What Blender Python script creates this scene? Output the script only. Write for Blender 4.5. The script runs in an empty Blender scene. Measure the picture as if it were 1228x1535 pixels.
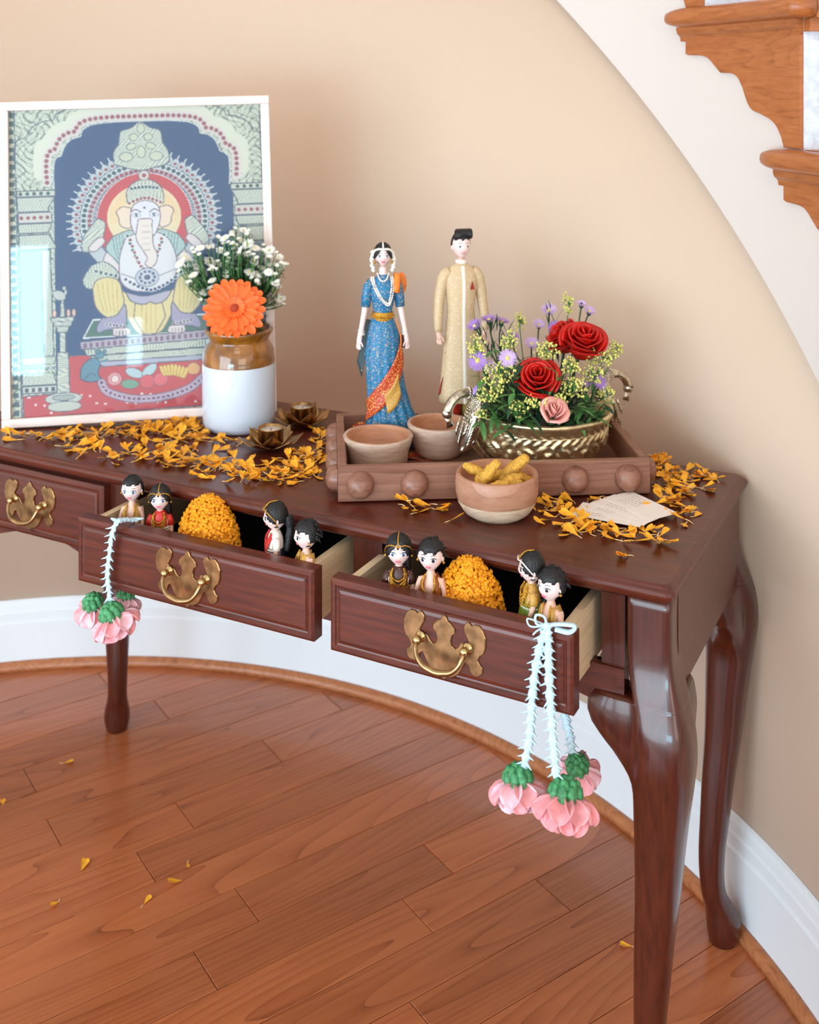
import bpy, bmesh, math, random
import numpy as np
from mathutils import Vector, Matrix, Euler
from math import sin, cos, pi, radians as R, sqrt, hypot, atan2

# ---------------------------------------------------------------- camera, world, lights
SC = bpy.context.scene
F, HOR, CH = 1684.0, 126.0, 1.407           # focal length and horizon row in 1228x1535 pixels, camera height in metres
cam_d = bpy.data.cameras.new('camera'); cam = bpy.data.objects.new('camera', cam_d)
SC.collection.objects.link(cam); SC.camera = cam
cam.location = (0, 0, CH); cam.rotation_euler = (pi/2, 0, 0)
cam_d.sensor_fit = 'VERTICAL'; cam_d.sensor_height = 36; cam_d.lens = F/1535*36
cam_d.shift_y = -(767.5-HOR)/1535; cam_d.clip_start = .05
cam_d.dof.use_dof = True; cam_d.dof.focus_distance = 1.60; cam_d.dof.aperture_fstop = 5.0

W = bpy.data.worlds.new('world'); SC.world = W; W.use_nodes = True
W.node_tree.nodes['Background'].inputs[0].default_value = (1.0, .95, .91, 1)
W.node_tree.nodes['Background'].inputs[1].default_value = 1.25

def area(name, loc, aim, sx, sy, watt, col):
    d = bpy.data.lights.new(name, 'AREA'); d.shape = 'RECTANGLE'; d.size = sx; d.size_y = sy
    d.energy = watt; d.color = col
    o = bpy.data.objects.new(name, d); SC.collection.objects.link(o); o.location = loc
    o.rotation_euler = (Vector(aim)-Vector(loc)).to_track_quat('-Z', 'Y').to_euler()
    return o
area('window_light', (-2.5, -1.0, 1.0), (-.2, 1.9, .4), 2.4, 1.9, 72, (.64, .84, 1.0))
area('glass_door_light', (-1.95, -3.6, .78), (-1.95, 2, .78), 1.8, .84, 66, (.42, .80, 1.0))
area('sidelight_pane', (-.47, -3.6, .55), (-.47, 2, .55), .10, .32, .8, (.50, .86, 1.0))
area('hall_fill_light', (1.3, -2.6, 1.45), (.1, 1.9, .75), 2.0, 1.5, 22, (1.0, .90, .80))  # added warm fill from behind the camera, no real window
area('ceiling_lamp_light', (-.2, -1.0, 3.3), (0, 1.6, .4), 1.1, 1.1, 9, (1.0, .82, .66))
vs = SC.view_settings; vs.view_transform = 'Standard'; vs.look = 'None'; vs.gamma = 1; vs.use_curve_mapping = False
vs.exposure = .29

# ---------------------------------------------------------------- helpers
rnd = random.Random(7)
COL = SC.collection
def T(px, py, z):                              # the point of the level plane z that the photo shows at px, py
    y = F*(CH-z)/(py-HOR); return Vector(((px-614)/F*y, y, z))
def srgb(r, g, b):
    f = lambda c: (c/255/12.92) if c/255 <= .04045 else ((c/255+.055)/1.055)**2.4
    return (f(r), f(g), f(b), 1)
class MB:
    def __init__(s): s.v = []; s.f = []; s.m = []; s.sm = []
    def add(s, vs_, fs, mat=0, smooth=True, M=None):
        o = len(s.v)
        s.v += [tuple(M @ Vector(p)) if M is not None else tuple(p) for p in vs_]
        s.f += [tuple(i+o for i in f) for f in fs]; s.m += [mat]*len(fs); s.sm += [smooth]*len(fs)
        return s
    def box(s, c, d, mat=0, M=None, bevel=0):
        x, y, z = d[0]/2, d[1]/2, d[2]/2
        if bevel:
            b = bevel; rings = []
            for zz, k in ((-z, b), (-z+b, 0), (z-b, 0), (z, b)):
                X, Y = x-k, y-k; q = b*.7 if k == 0 else 0
                q = b*.6
                rings.append([(c[0]+a, c[1]+e, c[2]+zz) for a, e in ((-X+q, -Y), (X-q, -Y), (X, -Y+q), (X, Y-q), (X-q, Y), (-X+q, Y), (-X, Y-q), (-X, -Y+q))])
            return s.loft(rings, mat=mat, M=M, smooth=False)
        vs_ = [(c[0]+a*x, c[1]+b*y, c[2]+e*z) for e in (-1, 1) for a, b in ((-1, -1), (1, -1), (1, 1), (-1, 1))]
        return s.add(vs_, [(3, 2, 1, 0), (4, 5, 6, 7), (0, 1, 5, 4), (1, 2, 6, 5), (2, 3, 7, 6), (3, 0, 4, 7)], mat, False, M)
    def loft(s, rings, mat=0, caps=(True, True), M=None, smooth=True, closed=True):
        n = len(rings[0]); vs_ = [p for r in rings for p in r]; fs = []
        for i in range(len(rings)-1):
            for j in range(n if closed else n-1):
                k = (j+1) % n; fs.append((i*n+j, i*n+k, (i+1)*n+k, (i+1)*n+j))
        if closed and caps[0]: fs.append(tuple(range(n))[::-1])
        if closed and caps[1]: fs.append(tuple((len(rings)-1)*n+j for j in range(n)))
        return s.add(vs_, fs, mat, smooth, M)
    def lathe(s, prof, seg=32, mat=0, M=None, smooth=True, caps=(True, True), sy=1):
        rings = [[(r*cos(2*pi*j/seg), sy*r*sin(2*pi*j/seg), z) for j in range(seg)] for r, z in prof]
        return s.loft(rings, mat, caps, M, smooth)
    def tube(s, pts, rad, seg=8, mat=0, M=None, flat=1.0):
        pts = [Vector(p) for p in pts]; n = len(pts)
        rad = [rad]*n if not isinstance(rad, (list, tuple)) else rad
        rings = []; ref = None
        for i, p in enumerate(pts):
            t = (pts[min(i+1, n-1)]-pts[max(i-1, 0)]).normalized()
            if ref is None: ref = Vector((0, 0, 1)) if abs(t.z) < .8 else Vector((0, 1, 0))
            a = t.cross(ref); 
            if a.length < 1e-4: a = t.orthogonal()
            a.normalize(); b = a.cross(t).normalized(); ref = b
            rings.append([p+a*rad[i]*cos(2*pi*j/seg)+b*rad[i]*flat*sin(2*pi*j/seg) for j in range(seg)])
        return s.loft(rings, mat, M=M)
    def ball(s, c, r, mat=0, seg=10, M=None):
        r = (r, r, r) if not isinstance(r, (tuple, list)) else r
        prof = [[(c[0]+r[0]*sin(a)*cos(2*pi*j/seg), c[1]+r[1]*sin(a)*sin(2*pi*j/seg), c[2]-r[2]*cos(a)) for j in range(seg)]
                for a in [pi*(i+.001)/(seg//2+.002) for i in range(seg//2+1)]]
        return s.loft(prof, mat, M=M)
    def prism(s, poly, d0, d1, mat=0, M=None, smooth=False, bev=0):       # polygon in XZ, extruded along Y from d0 to d1
        n = len(poly)
        if bev:
            A = sum(poly[i][0]*poly[(i+1) % n][1]-poly[(i+1) % n][0]*poly[i][1] for i in range(n))
            sg = 1 if A > 0 else -1; ins = []
            for i in range(n):
                p0, p1, p2 = Vector(poly[i-1]), Vector(poly[i]), Vector(poly[(i+1) % n])
                e1, e2 = (p1-p0).normalized(), (p2-p1).normalized()
                nn = Vector((-(e1+e2).y, (e1+e2).x))
                nn = nn.normalized() if nn.length > 1e-6 else Vector((-e1.y, e1.x))
                ins.append(tuple(p1+nn*bev*sg))
            rings = [[(x, d0, z) for x, z in ins], [(x, d0+bev, z) for x, z in poly], [(x, d1, z) for x, z in poly]]
        else: rings = [[(x, d0, z) for x, z in poly], [(x, d1, z) for x, z in poly]]
        return s.loft(rings, mat, M=M, smooth=smooth)
    def grid(s, fn, nu, nv, mat=0, M=None, thick=0, smooth=True):
        P = [[Vector(fn(i/(nu-1), j/(nv-1))) for i in range(nu)] for j in range(nv)]
        vs_ = [p for r in P for p in r]
        fs = [(j*nu+i, j*nu+i+1, (j+1)*nu+i+1, (j+1)*nu+i) for j in range(nv-1) for i in range(nu-1)]
        return s.add(vs_, fs, mat, smooth, M)
    def build(s, name, mats, parent=None, loc=None, rot=None, sub=0, solid=0):
        me = bpy.data.meshes.new(name); me.from_pydata(s.v, [], s.f)
        me.polygons.foreach_set('material_index', s.m); me.polygons.foreach_set('use_smooth', s.sm)
        bm = bmesh.new(); bm.from_mesh(me); bmesh.ops.recalc_face_normals(bm, faces=bm.faces); bm.to_mesh(me); bm.free()
        for m in (mats if isinstance(mats, (list, tuple)) else [mats]): me.materials.append(m)
        me.update()
        o = bpy.data.objects.new(name, me); COL.objects.link(o)
        if parent is not None: o.parent = parent
        if loc is not None: o.location = loc
        if rot is not None: o.rotation_euler = rot
        if solid:
            q = o.modifiers.new('solid', 'SOLIDIFY'); q.thickness = solid; q.offset = 0
        if sub:
            q = o.modifiers.new('sub', 'SUBSURF'); q.levels = sub; q.render_levels = sub
        return o
def tag(o, label=None, cat=None, group=None, kind=None):
    if label: o['label'] = label
    if cat: o['category'] = cat
    if group: o['group'] = group
    if kind: o['kind'] = kind
    return o
def thing(name, label, cat, loc=(0, 0, 0), rotz=0, group=None, rot=None):
    o = bpy.data.objects.new(name, None); o.empty_display_size = .02; COL.objects.link(o)
    o.location = loc; o.rotation_euler = rot if rot else (0, 0, rotz)
    return tag(o, label, cat, group)
def copy_tree(o, parent=None):
    c = o.copy(); COL.objects.link(c); c.parent = parent
    for ch in [x for x in o.children]: copy_tree(ch, c)
    return c
def Mx(loc=(0, 0, 0), rot=(0, 0, 0), sc=1):
    sc = (sc, sc, sc) if not isinstance(sc, (tuple, list)) else sc
    return Matrix.LocRotScale(Vector(loc), Euler(rot), Vector(sc))
def arc(a0, a1, n, r, c=(0, 0)): return [(c[0]+r*cos(a0+(a1-a0)*i/n), c[1]+r*sin(a0+(a1-a0)*i/n)) for i in range(n+1)]
def cr(pts, n=8):                               # Catmull-Rom through points
    P = [Vector(p) for p in pts]; P = [2*P[0]-P[1]]+P+[2*P[-1]-P[-2]]; out = []
    for i in range(1, len(P)-2):
        for k in range(n):
            t = k/n; a, b, c, d = P[i-1:i+3]
            out.append(.5*((2*b)+(c-a)*t+(2*a-5*b+4*c-d)*t*t+(3*b-3*c+d-a)*t**3))
    return out+[P[-2]]

# ---------------------------------------------------------------- materials
def nmat(name, rough=.5, metal=0, coat=0, spec=.5, sss=0):
    m = bpy.data.materials.new(name); m.use_nodes = True; nt = m.node_tree; b = nt.nodes['Principled BSDF']
    b.inputs['Roughness'].default_value = rough; b.inputs['Metallic'].default_value = metal
    b.inputs['Coat Weight'].default_value = coat; b.inputs['Coat Roughness'].default_value = .08
    b.inputs['Specular IOR Level'].default_value = spec
    if sss:
        b.inputs['Subsurface Weight'].default_value = sss; b.inputs['Subsurface Scale'].default_value = .004
    return m, nt, b
def plain(name, col, **k):
    bump = k.pop('bump', 0); bs = k.pop('bscale', 200); var = k.pop('var', 0)
    m, nt, b = nmat(name, **k); b.inputs['Base Color'].default_value = col
    if bump or var:
        tc = nt.nodes.new('ShaderNodeTexCoord'); n = nt.nodes.new('ShaderNodeTexNoise'); n.inputs['Scale'].default_value = bs
        nt.links.new(tc.outputs['Object'], n.inputs['Vector'])
        if bump:
            bp = nt.nodes.new('ShaderNodeBump'); bp.inputs['Strength'].default_value = bump; bp.inputs['Distance'].default_value = .002
            nt.links.new(n.outputs['Fac'], bp.inputs['Height']); nt.links.new(bp.outputs['Normal'], b.inputs['Normal'])
        if var:
            r = nt.nodes.new('ShaderNodeValToRGB'); r.color_ramp.elements[0].position = .35; r.color_ramp.elements[1].position = .65
            r.color_ramp.elements[0].color = tuple(c*(1-var) for c in col[:3])+(1,); r.color_ramp.elements[1].color = tuple(min(1, c*(1+var*.5)) for c in col[:3])+(1,)
            nt.links.new(n.outputs['Fac'], r.inputs[0]); nt.links.new(r.outputs[0], b.inputs['Base Color'])
    return m
def wood(name, c1, c2, c3, grain=(4, 60, 60), rings=6, rough=.4, coat=0, bump=.15, rand=0, dist=2.5, wmix=.35):
    m, nt, b = nmat(name, rough=rough, coat=coat); N = nt.nodes; L = nt.links
    tc = N.new('ShaderNodeTexCoord'); mp = N.new('ShaderNodeMapping'); mp.inputs['Scale'].default_value = grain
    L.new(tc.outputs['Object'], mp.inputs['Vector'])
    src = mp.outputs['Vector']
    oi = N.new('ShaderNodeObjectInfo')
    if rand:
        va = N.new('ShaderNodeVectorMath'); va.operation = 'ADD'; sc = N.new('ShaderNodeVectorMath'); sc.operation = 'SCALE'
        cx = N.new('ShaderNodeCombineXYZ'); 
        for i in range(3): L.new(oi.outputs['Random'], cx.inputs[i])
        L.new(cx.outputs[0], sc.inputs[0]); sc.inputs['Scale'].default_value = 57
        L.new(src, va.inputs[0]); L.new(sc.outputs[0], va.inputs[1]); src = va.outputs[0]
    n = N.new('ShaderNodeTexNoise'); n.inputs['Scale'].default_value = 1.6; n.inputs['Detail'].default_value = 8; n.inputs['Roughness'].default_value = .62
    L.new(src, n.inputs['Vector'])
    mp2 = N.new('ShaderNodeMapping'); mp2.inputs['Scale'].default_value = (.16, .16, .16); L.new(src, mp2.inputs['Vector'])
    w0 = N.new('ShaderNodeTexNoise'); w0.inputs['Scale'].default_value = 1.1; w0.inputs['Detail'].default_value = 1.2; w0.inputs['Roughness'].default_value = .35
    L.new(mp2.outputs[0], w0.inputs['Vector'])
    ml = N.new('ShaderNodeMath'); ml.operation = 'MULTIPLY'; ml.inputs[1].default_value = rings*4; L.new(w0.outputs['Fac'], ml.inputs[0])
    fr = N.new('ShaderNodeMath'); fr.operation = 'FRACT'; L.new(ml.outputs[0], fr.inputs[0])
    w = N.new('ShaderNodeMath'); w.operation = 'POWER'; w.inputs[1].default_value = .22; L.new(fr.outputs[0], w.inputs[0])
    mx = N.new('ShaderNodeMix'); mx.inputs[0].default_value = wmix
    L.new(n.outputs['Fac'], mx.inputs[2]); L.new(w.outputs[0], mx.inputs[3])
    r = N.new('ShaderNodeValToRGB'); e = r.color_ramp.elements
    e[0].position = .3; e[0].color = c1; e[1].position = .72; e[1].color = c3; x = e.new(.5); x.color = c2
    L.new(mx.outputs[0], r.inputs[0]); out = r.outputs[0]
    if rand:
        hs = N.new('ShaderNodeHueSaturation'); mr = N.new('ShaderNodeMapRange'); mr.inputs[3].default_value = 1-rand; mr.inputs[4].default_value = 1+rand*.75
        L.new(oi.outputs['Random'], mr.inputs[0]); L.new(mr.outputs[0], hs.inputs['Value']); L.new(out, hs.inputs['Color']); out = hs.outputs[0]
    L.new(out, b.inputs['Base Color'])
    bp = N.new('ShaderNodeBump'); bp.inputs['Strength'].default_value = bump; bp.inputs['Distance'].default_value = .001
    L.new(mx.outputs[0], bp.inputs['Height']); L.new(bp.outputs['Normal'], b.inputs['Normal'])
    return m
def brocade(name, base, motif, scale=90, thr=.42, rough=.45, second=None):
    m, nt, b = nmat(name, rough=rough); N = nt.nodes; L = nt.links
    tc = N.new('ShaderNodeTexCoord'); v = N.new('ShaderNodeTexVoronoi'); v.inputs['Scale'].default_value = scale; v.feature = 'SMOOTH_F1'
    n = N.new('ShaderNodeTexNoise'); n.inputs['Scale'].default_value = scale*1.7; n.inputs['Detail'].default_value = 1
    L.new(tc.outputs['Object'], v.inputs['Vector']); L.new(tc.outputs['Object'], n.inputs['Vector'])
    ad = N.new('ShaderNodeMath'); ad.operation = 'MULTIPLY_ADD'; L.new(n.outputs['Fac'], ad.inputs[0]); ad.inputs[1].default_value = .8; L.new(v.outputs['Distance'], ad.inputs[2])
    r = N.new('ShaderNodeValToRGB'); e = r.color_ramp.elements; r.color_ramp.interpolation = 'LINEAR'
    e[0].position = thr; e[0].color = motif; e[1].position = thr+.06; e[1].color = base
    if second: x = e.new(.9); x.color = second
    L.new(ad.outputs[0], r.inputs[0]); L.new(r.outputs[0], b.inputs['Base Color'])
    return m
mahog = wood('mahogany', srgb(52, 18, 10), srgb(78, 28, 16), srgb(102, 41, 24), grain=(5, 90, 90), rough=.36, coat=.18, bump=.08, rings=5, wmix=.2)
mahog_v = wood('mahogany_upright', srgb(50, 18, 11), srgb(70, 27, 17), srgb(88, 36, 22), grain=(90, 90, 5), rough=.28, coat=.4, bump=.08, wmix=.15)
drawer_side = wood('pale_drawer_wood', srgb(196, 168, 130), srgb(214, 188, 150), srgb(226, 204, 170), grain=(60, 5, 60), rough=.5)
oakfloor = wood('oak_floor', srgb(112, 54, 28), srgb(166, 90, 50), srgb(186, 108, 64), grain=(3.2, 34, 34), rings=7, rough=.3, coat=.25, bump=.10, rand=.2, wmix=.42)
oaktrim = wood('oak_trim', srgb(136, 78, 44), srgb(166, 98, 58), srgb(188, 120, 76), grain=(30, 30, 60), rough=.4, coat=.1)
oakstair = wood('oak_stair', srgb(128, 66, 26), srgb(164, 92, 42), srgb(182, 110, 58), grain=(12, 12, 90), rough=.38, coat=.15, bump=.10, wmix=.22)
acacia = wood('sheesham_tray', srgb(92, 56, 42), srgb(126, 82, 64), srgb(150, 104, 84), grain=(5, 60, 60), rough=.42, coat=.1)
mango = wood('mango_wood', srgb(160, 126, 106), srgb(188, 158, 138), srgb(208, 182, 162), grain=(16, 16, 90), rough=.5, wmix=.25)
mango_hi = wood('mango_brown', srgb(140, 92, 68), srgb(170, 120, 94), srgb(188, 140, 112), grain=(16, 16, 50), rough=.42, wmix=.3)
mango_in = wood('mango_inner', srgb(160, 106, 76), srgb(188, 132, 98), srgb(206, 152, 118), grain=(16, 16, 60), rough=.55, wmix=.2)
mango_lo = wood('mango_pale', srgb(176, 140, 112), srgb(208, 178, 150), srgb(224, 200, 174), grain=(22, 22, 60), rough=.5)
framewood = wood('whitewashed_oak', srgb(206, 184, 176), srgb(228, 210, 202), srgb(240, 226, 220), grain=(6, 70, 70), rough=.55, bump=.1)
framewood_v = wood('whitewashed_oak_upright', srgb(206, 184, 176), srgb(228, 210, 202), srgb(240, 226, 220), grain=(70, 70, 6), rough=.55, bump=.1)
tanwall = plain('tan_wall_paint', srgb(211, 187, 165), rough=.75, bump=.05, bscale=60)
whitep = plain('white_stringer_paint', srgb(217, 208, 202), rough=.6, bump=.04, bscale=80)
basep = plain('white_baseboard_paint', srgb(232, 236, 240), rough=.35)
riserm = plain('white_riser_texture', srgb(214, 224, 236), rough=.7, bump=.9, bscale=90, var=.12)
brass_old = plain('aged_brass', srgb(172, 140, 100), rough=.3, metal=1, var=.35, bscale=60)
brass_post = plain('bright_brass', srgb(196, 170, 120), rough=.18, metal=1)
brass_dk = plain('lotus_brass', srgb(176, 138, 92), rough=.28, metal=1, var=.2, bscale=40)
silver = plain('antique_silver', srgb(214, 204, 186), rough=.25, metal=1, var=.35, bscale=150)
ceram_w = plain('white_stoneware', srgb(204, 214, 228), rough=.12, coat=.5)
ceram_b = plain('amber_glaze', srgb(150, 94, 30), rough=.1, coat=.8, var=.45, bscale=40)
marig = plain('marigold', srgb(252, 176, 40), rough=.6, var=.18, bscale=160)
marig2 = plain('marigold_heap', srgb(255, 166, 16), rough=.6, var=.12, bscale=160)
marig_tail = plain('marigold_tail', srgb(240, 206, 150), rough=.6)
skin = plain('doll_skin', srgb(240, 212, 208), rough=.35, sss=.15)
skin_b = plain('doll_skin_body', srgb(228, 184, 164), rough=.4, sss=.1)
hairm = plain('black_doll_hair', srgb(16, 17, 22), rough=.42, bump=.6, bscale=500)
lipm = plain('pink_lip', srgb(206, 96, 112), rough=.4)
eyew = plain('eye_white', srgb(236, 238, 244), rough=.3)
eyeb = plain('eye_blue', srgb(92, 130, 176), rough=.2)
eyed = plain('eye_dark', srgb(34, 26, 26), rough=.2)
gold = plain('gold_trim', srgb(214, 160, 60), rough=.32, metal=.85, bump=.8, bscale=700, var=.3)
goldcloth = brocade('gold_cloth', srgb(196, 150, 70), srgb(246, 214, 140), scale=320, thr=.5)
pearl = plain('pearl', srgb(240, 232, 222), rough=.25)
whitecloth = plain('white_cloth', srgb(236, 226, 216), rough=.7)
redcloth = brocade('red_cloth', srgb(198, 40, 34), srgb(226, 168, 90), scale=260, thr=.4)
greencloth = brocade('green_brocade', srgb(96, 124, 34), srgb(178, 180, 84), scale=160, thr=.44)
navycloth = brocade('navy_cloth', srgb(22, 22, 44), srgb(180, 184, 196), scale=220, thr=.34)
browncloth = brocade('brown_cloth', srgb(66, 34, 28), srgb(214, 190, 150), scale=260, thr=.42)
rustcloth = brocade('rust_cloth', srgb(150, 78, 24), srgb(222, 180, 90), scale=240, thr=.5)
sareeblue = brocade('blue_saree', srgb(22, 78, 150), srgb(158, 166, 150), scale=300, thr=.64, second=srgb(18, 120, 162))
sareedk = brocade('dark_saree_end', srgb(40, 66, 74), srgb(130, 134, 116), scale=120, thr=.46)
sareeborder = brocade('red_gold_border', srgb(186, 58, 28), srgb(246, 196, 104), scale=420, thr=.62)
orangec = plain('orange_silk', srgb(244, 132, 44), rough=.45, var=.2, bscale=60)
sherwani = brocade('sherwani_brocade', srgb(202, 176, 138), srgb(213, 190, 154), scale=240, thr=.66, rough=.5)
reddhoti = plain('red_silk', srgb(158, 26, 22), rough=.4, var=.3, bscale=90)
olivec = plain('olive_gold_silk', srgb(150, 120, 56), rough=.45, var=.2, bscale=80)
fabpetal = plain('pale_blue_garland', srgb(196, 226, 240), rough=.55)
pinkp = plain('pink_fabric_petal', srgb(250, 166, 172), rough=.6, var=.22, bscale=70)
pinkp2 = plain('light_pink_petal', srgb(252, 200, 212), rough=.6, var=.2, bscale=80)
greenc = plain('green_calyx', srgb(70, 150, 96), rough=.5, var=.4, bscale=160)
leafm = plain('leaf_green', srgb(88, 140, 76), rough=.45, var=.35, bscale=60)
leafd = plain('dark_leaf', srgb(40, 74, 50), rough=.5, var=.3, bscale=60)
asterw = plain('white_aster', srgb(244, 244, 236), rough=.55)
asterc = plain('aster_centre', srgb(226, 214, 110), rough=.6)
asterp = plain('purple_aster', srgb(168, 128, 204), rough=.55, var=.15, bscale=120)
asterl = plain('lilac_aster', srgb(204, 176, 226), rough=.55)
gerb = plain('orange_gerbera', srgb(250, 104, 32), rough=.5, var=.15, bscale=80)
gerbc = plain('gerbera_centre', srgb(170, 60, 24), rough=.7, bump=1, bscale=600)
roser = plain('red_rose', srgb(208, 26, 16), rough=.45, var=.2, bscale=60)
rosep = plain('pink_rose', srgb(244, 176, 166), rough=.5, var=.12, bscale=60)
solid_y = plain('goldenrod_bud', srgb(222, 220, 122), rough=.6, var=.25, bscale=90)
turm = plain('turmeric_root', srgb(216, 164, 62), rough=.75, bump=.9, bscale=260, var=.25)
turmp = plain('turmeric_paste', srgb(206, 134, 50), rough=.6, bump=.3, bscale=200, var=.2)
kumk = plain('kumkum_powder', srgb(84, 18, 12), rough=.9, bump=.8, bscale=500)
waxm = plain('wax', srgb(236, 222, 210), rough=.5, sss=.2)
cardm = plain('card_stock', srgb(244, 236, 228), rough=.6)
inkm = plain('grey_ink', srgb(150, 140, 136), rough=.7)
boxshade = plain('drawer_interior_shade', srgb(28, 20, 18), rough=.8)  # shade inside the drawers, put into the colour of bottom and back
slotm = plain('plank_seam', srgb(84, 42, 24), rough=.8)  # brown base that shows in the seams between planks

# ---------------------------------------------------------------- the room: curved wall, baseboard, floor
CX, CY = -.695, 1.40; RO = 1.31                # axis of the round foyer wall, radius of the quarter round's foot
def cyl(r, deg, z): return (CX+r*cos(R(deg)), CY+r*sin(R(deg)), z)
def ze(deg): return 1.578+(deg-41.37)*.02018   # lower edge of the stair stringer
def sweep(prof, a0, a1, n):                    # prof: list of (radius, z) or a function of the angle
    return [[cyl(r, a0+(a1-a0)*i/n, z) for r, z in (prof(a0+(a1-a0)*i/n) if callable(prof) else prof)] for i in range(n+1)]
A0, A1 = -28, 150
m = MB(); m.loft(sweep(lambda a: [(1.342, 0), (1.342, min(3.3, max(.3, ze(a)+.05))), (1.42, min(3.3, max(.3, ze(a)+.05))), (1.42, 0)], A0, A1, 120))
tag(m.build('wall_back', tanwall), kind='structure')
def bh(a): return .160+(102-a)*.0002
m = MB(); m.loft(sweep(lambda a: [(1.3415, 0), (1.326, 0), (1.326, bh(a)-.052), (1.3295, bh(a)-.048), (1.3295, bh(a)-.028), (1.332, bh(a)-.024), (1.3335, bh(a)-.010), (1.337, bh(a)-.004), (1.3415, bh(a))], A0, A1, 120), smooth=False)
tag(m.build('baseboard_back', basep), kind='structure')
m = MB(); m.loft(sweep([(1.326, 0), (1.31, 0), (1.3105, .008), (1.3145, .016), (1.321, .020), (1.326, .020)], A0, A1, 120))
tag(m.build('trim_1', oaktrim), kind='structure')
m = MB(); m.box((0, 0, 3.5), (9, 8, .1)); tag(m.build('unseen_ceiling', plain('unseen_ceiling_white', srgb(225, 220, 214), rough=.8)), kind='structure')  # out of view, added to cut the light from above
m = MB(); m.box((0, 1.2, -.025), (5.2, 4.4, .03)); fl = tag(m.build('floor', slotm), kind='structure')
DX, DY = cos(R(34.35)), sin(R(34.35))
joints = {0: [1.306], 1: [1.084, 2.2], 2: [.739, 1.195], 3: [.857, 1.62], 4: [.42, 1.48], 5: [.7485, 1.7], 6: [.863], 7: [.640, 1.098], 8: [.35, 1.30], 9: [.648, 1.5], 10: [.965], 11: [.5, 1.2], 12: [.9]}
def clip_circle(poly, rad):
    K = 96
    for i in range(K):
        a = 2*pi*i/K
        if -40 < (math.degrees(a)+180) % 360-180 < 170:
            nx, ny = cos(a), sin(a); out = []
            for j in range(len(poly)):
                p, q = poly[j], poly[(j+1) % len(poly)]
                dp = (p[0]-CX)*nx+(p[1]-CY)*ny-rad; dq = (q[0]-CX)*nx+(q[1]-CY)*ny-rad
                if dp <= 0: out.append(p)
                if (dp <= 0) != (dq <= 0):
                    t = dp/(dp-dq); out.append((p[0]+(q[0]-p[0])*t, p[1]+(q[1]-p[1])*t))
            poly = out
            if len(poly) < 3: return []
    return poly
r2 = random.Random(3)
for row in range(-9, 18):
    n0 = 1.423+.0932*row; js = list(joints.get(row, [r2.uniform(.2, 1.0), r2.uniform(1.2, 1.8)]))
    js = [-1.6+r2.uniform(-.2, .2), -.6+r2.uniform(-.3, .3), .05+r2.uniform(-.25, .2)]+js+[2.9]
    for a, b in zip(js[:-1], js[1:]):
        g = .0007; poly = [(a+g, n0+g), (b-g, n0+g), (b-g, n0+.0932-g), (a+g, n0+.0932-g)]
        w_ = [(s*DX-n_*DY, s*DY+n_*DX) for s, n_ in poly]
        w_ = clip_circle(w_, 1.324)
        if len(w_) < 3: continue
        lx = [((x*DX+y*DY)-a, (-x*DY+y*DX)-n0) for x, y in w_]
        if max(p[0] for p in lx)-min(p[0] for p in lx) < .02: continue
        cxm = sum(p[0] for p in lx)/len(lx); cym = sum(p[1] for p in lx)/len(lx)
        q = MB(); top = [(x+(.0007 if x < cxm else -.0007), y+(.0007 if y < cym else -.0007), 0) for x, y in lx]
        q.loft([[(x, y, -.010) for x, y in lx], [(x, y, -.0008) for x, y in lx], top], smooth=False)
        q.build('plank', oakfloor, fl, loc=(a*DX-n0*DY, a*DY+n0*DX, 0), rot=(0, 0, R(34.35)))

# ---------------------------------------------------------------- the staircase above the wall
st = thing('staircase', 'curved staircase with oak treads and scroll brackets above a white stringer, upper right', 'staircase', (CX, CY, 0))
def L(r, deg, z): return (r*cos(R(deg)), r*sin(R(deg)), z)
TH, RISE, TZ, TF = 11.4, .232, 1.54, 12.78
def tread_top(k): return TZ+RISE*k
pts_top = []
m = MB(); ks = range(-3, 6)
degs = []
for k in ks:
    a0 = TF+TH*k
    for i in range(8):
        degs.append((a0+TH*i/8+.0001, k)); 
    degs.append((a0+TH, k))
rings = []
for a, k in degs:
    zt = tread_top(k)-.03; zb = max(.02, ze(a))
    rings.append([L(1.341, a, zb), L(1.322, a, zb), L(1.322, a, zt), L(1.341, a, zt)])
m.loft(rings, smooth=False); m.build('stringer', whitep, st)
prof_b = [(0, 0), (0, .026), (.133, .0277), (.18, .031), (.214, .037), (.266, .050), (.30, .058), (.393, .059), (.43, .062), (.462, .0686), (.503, .0863), (.532, .105), (.555, .114), (.584, .120), (.659, .1253), (.728, .1315), (.76, .136), (.792, .142), (.838, .159), (.861, .182)]
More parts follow.
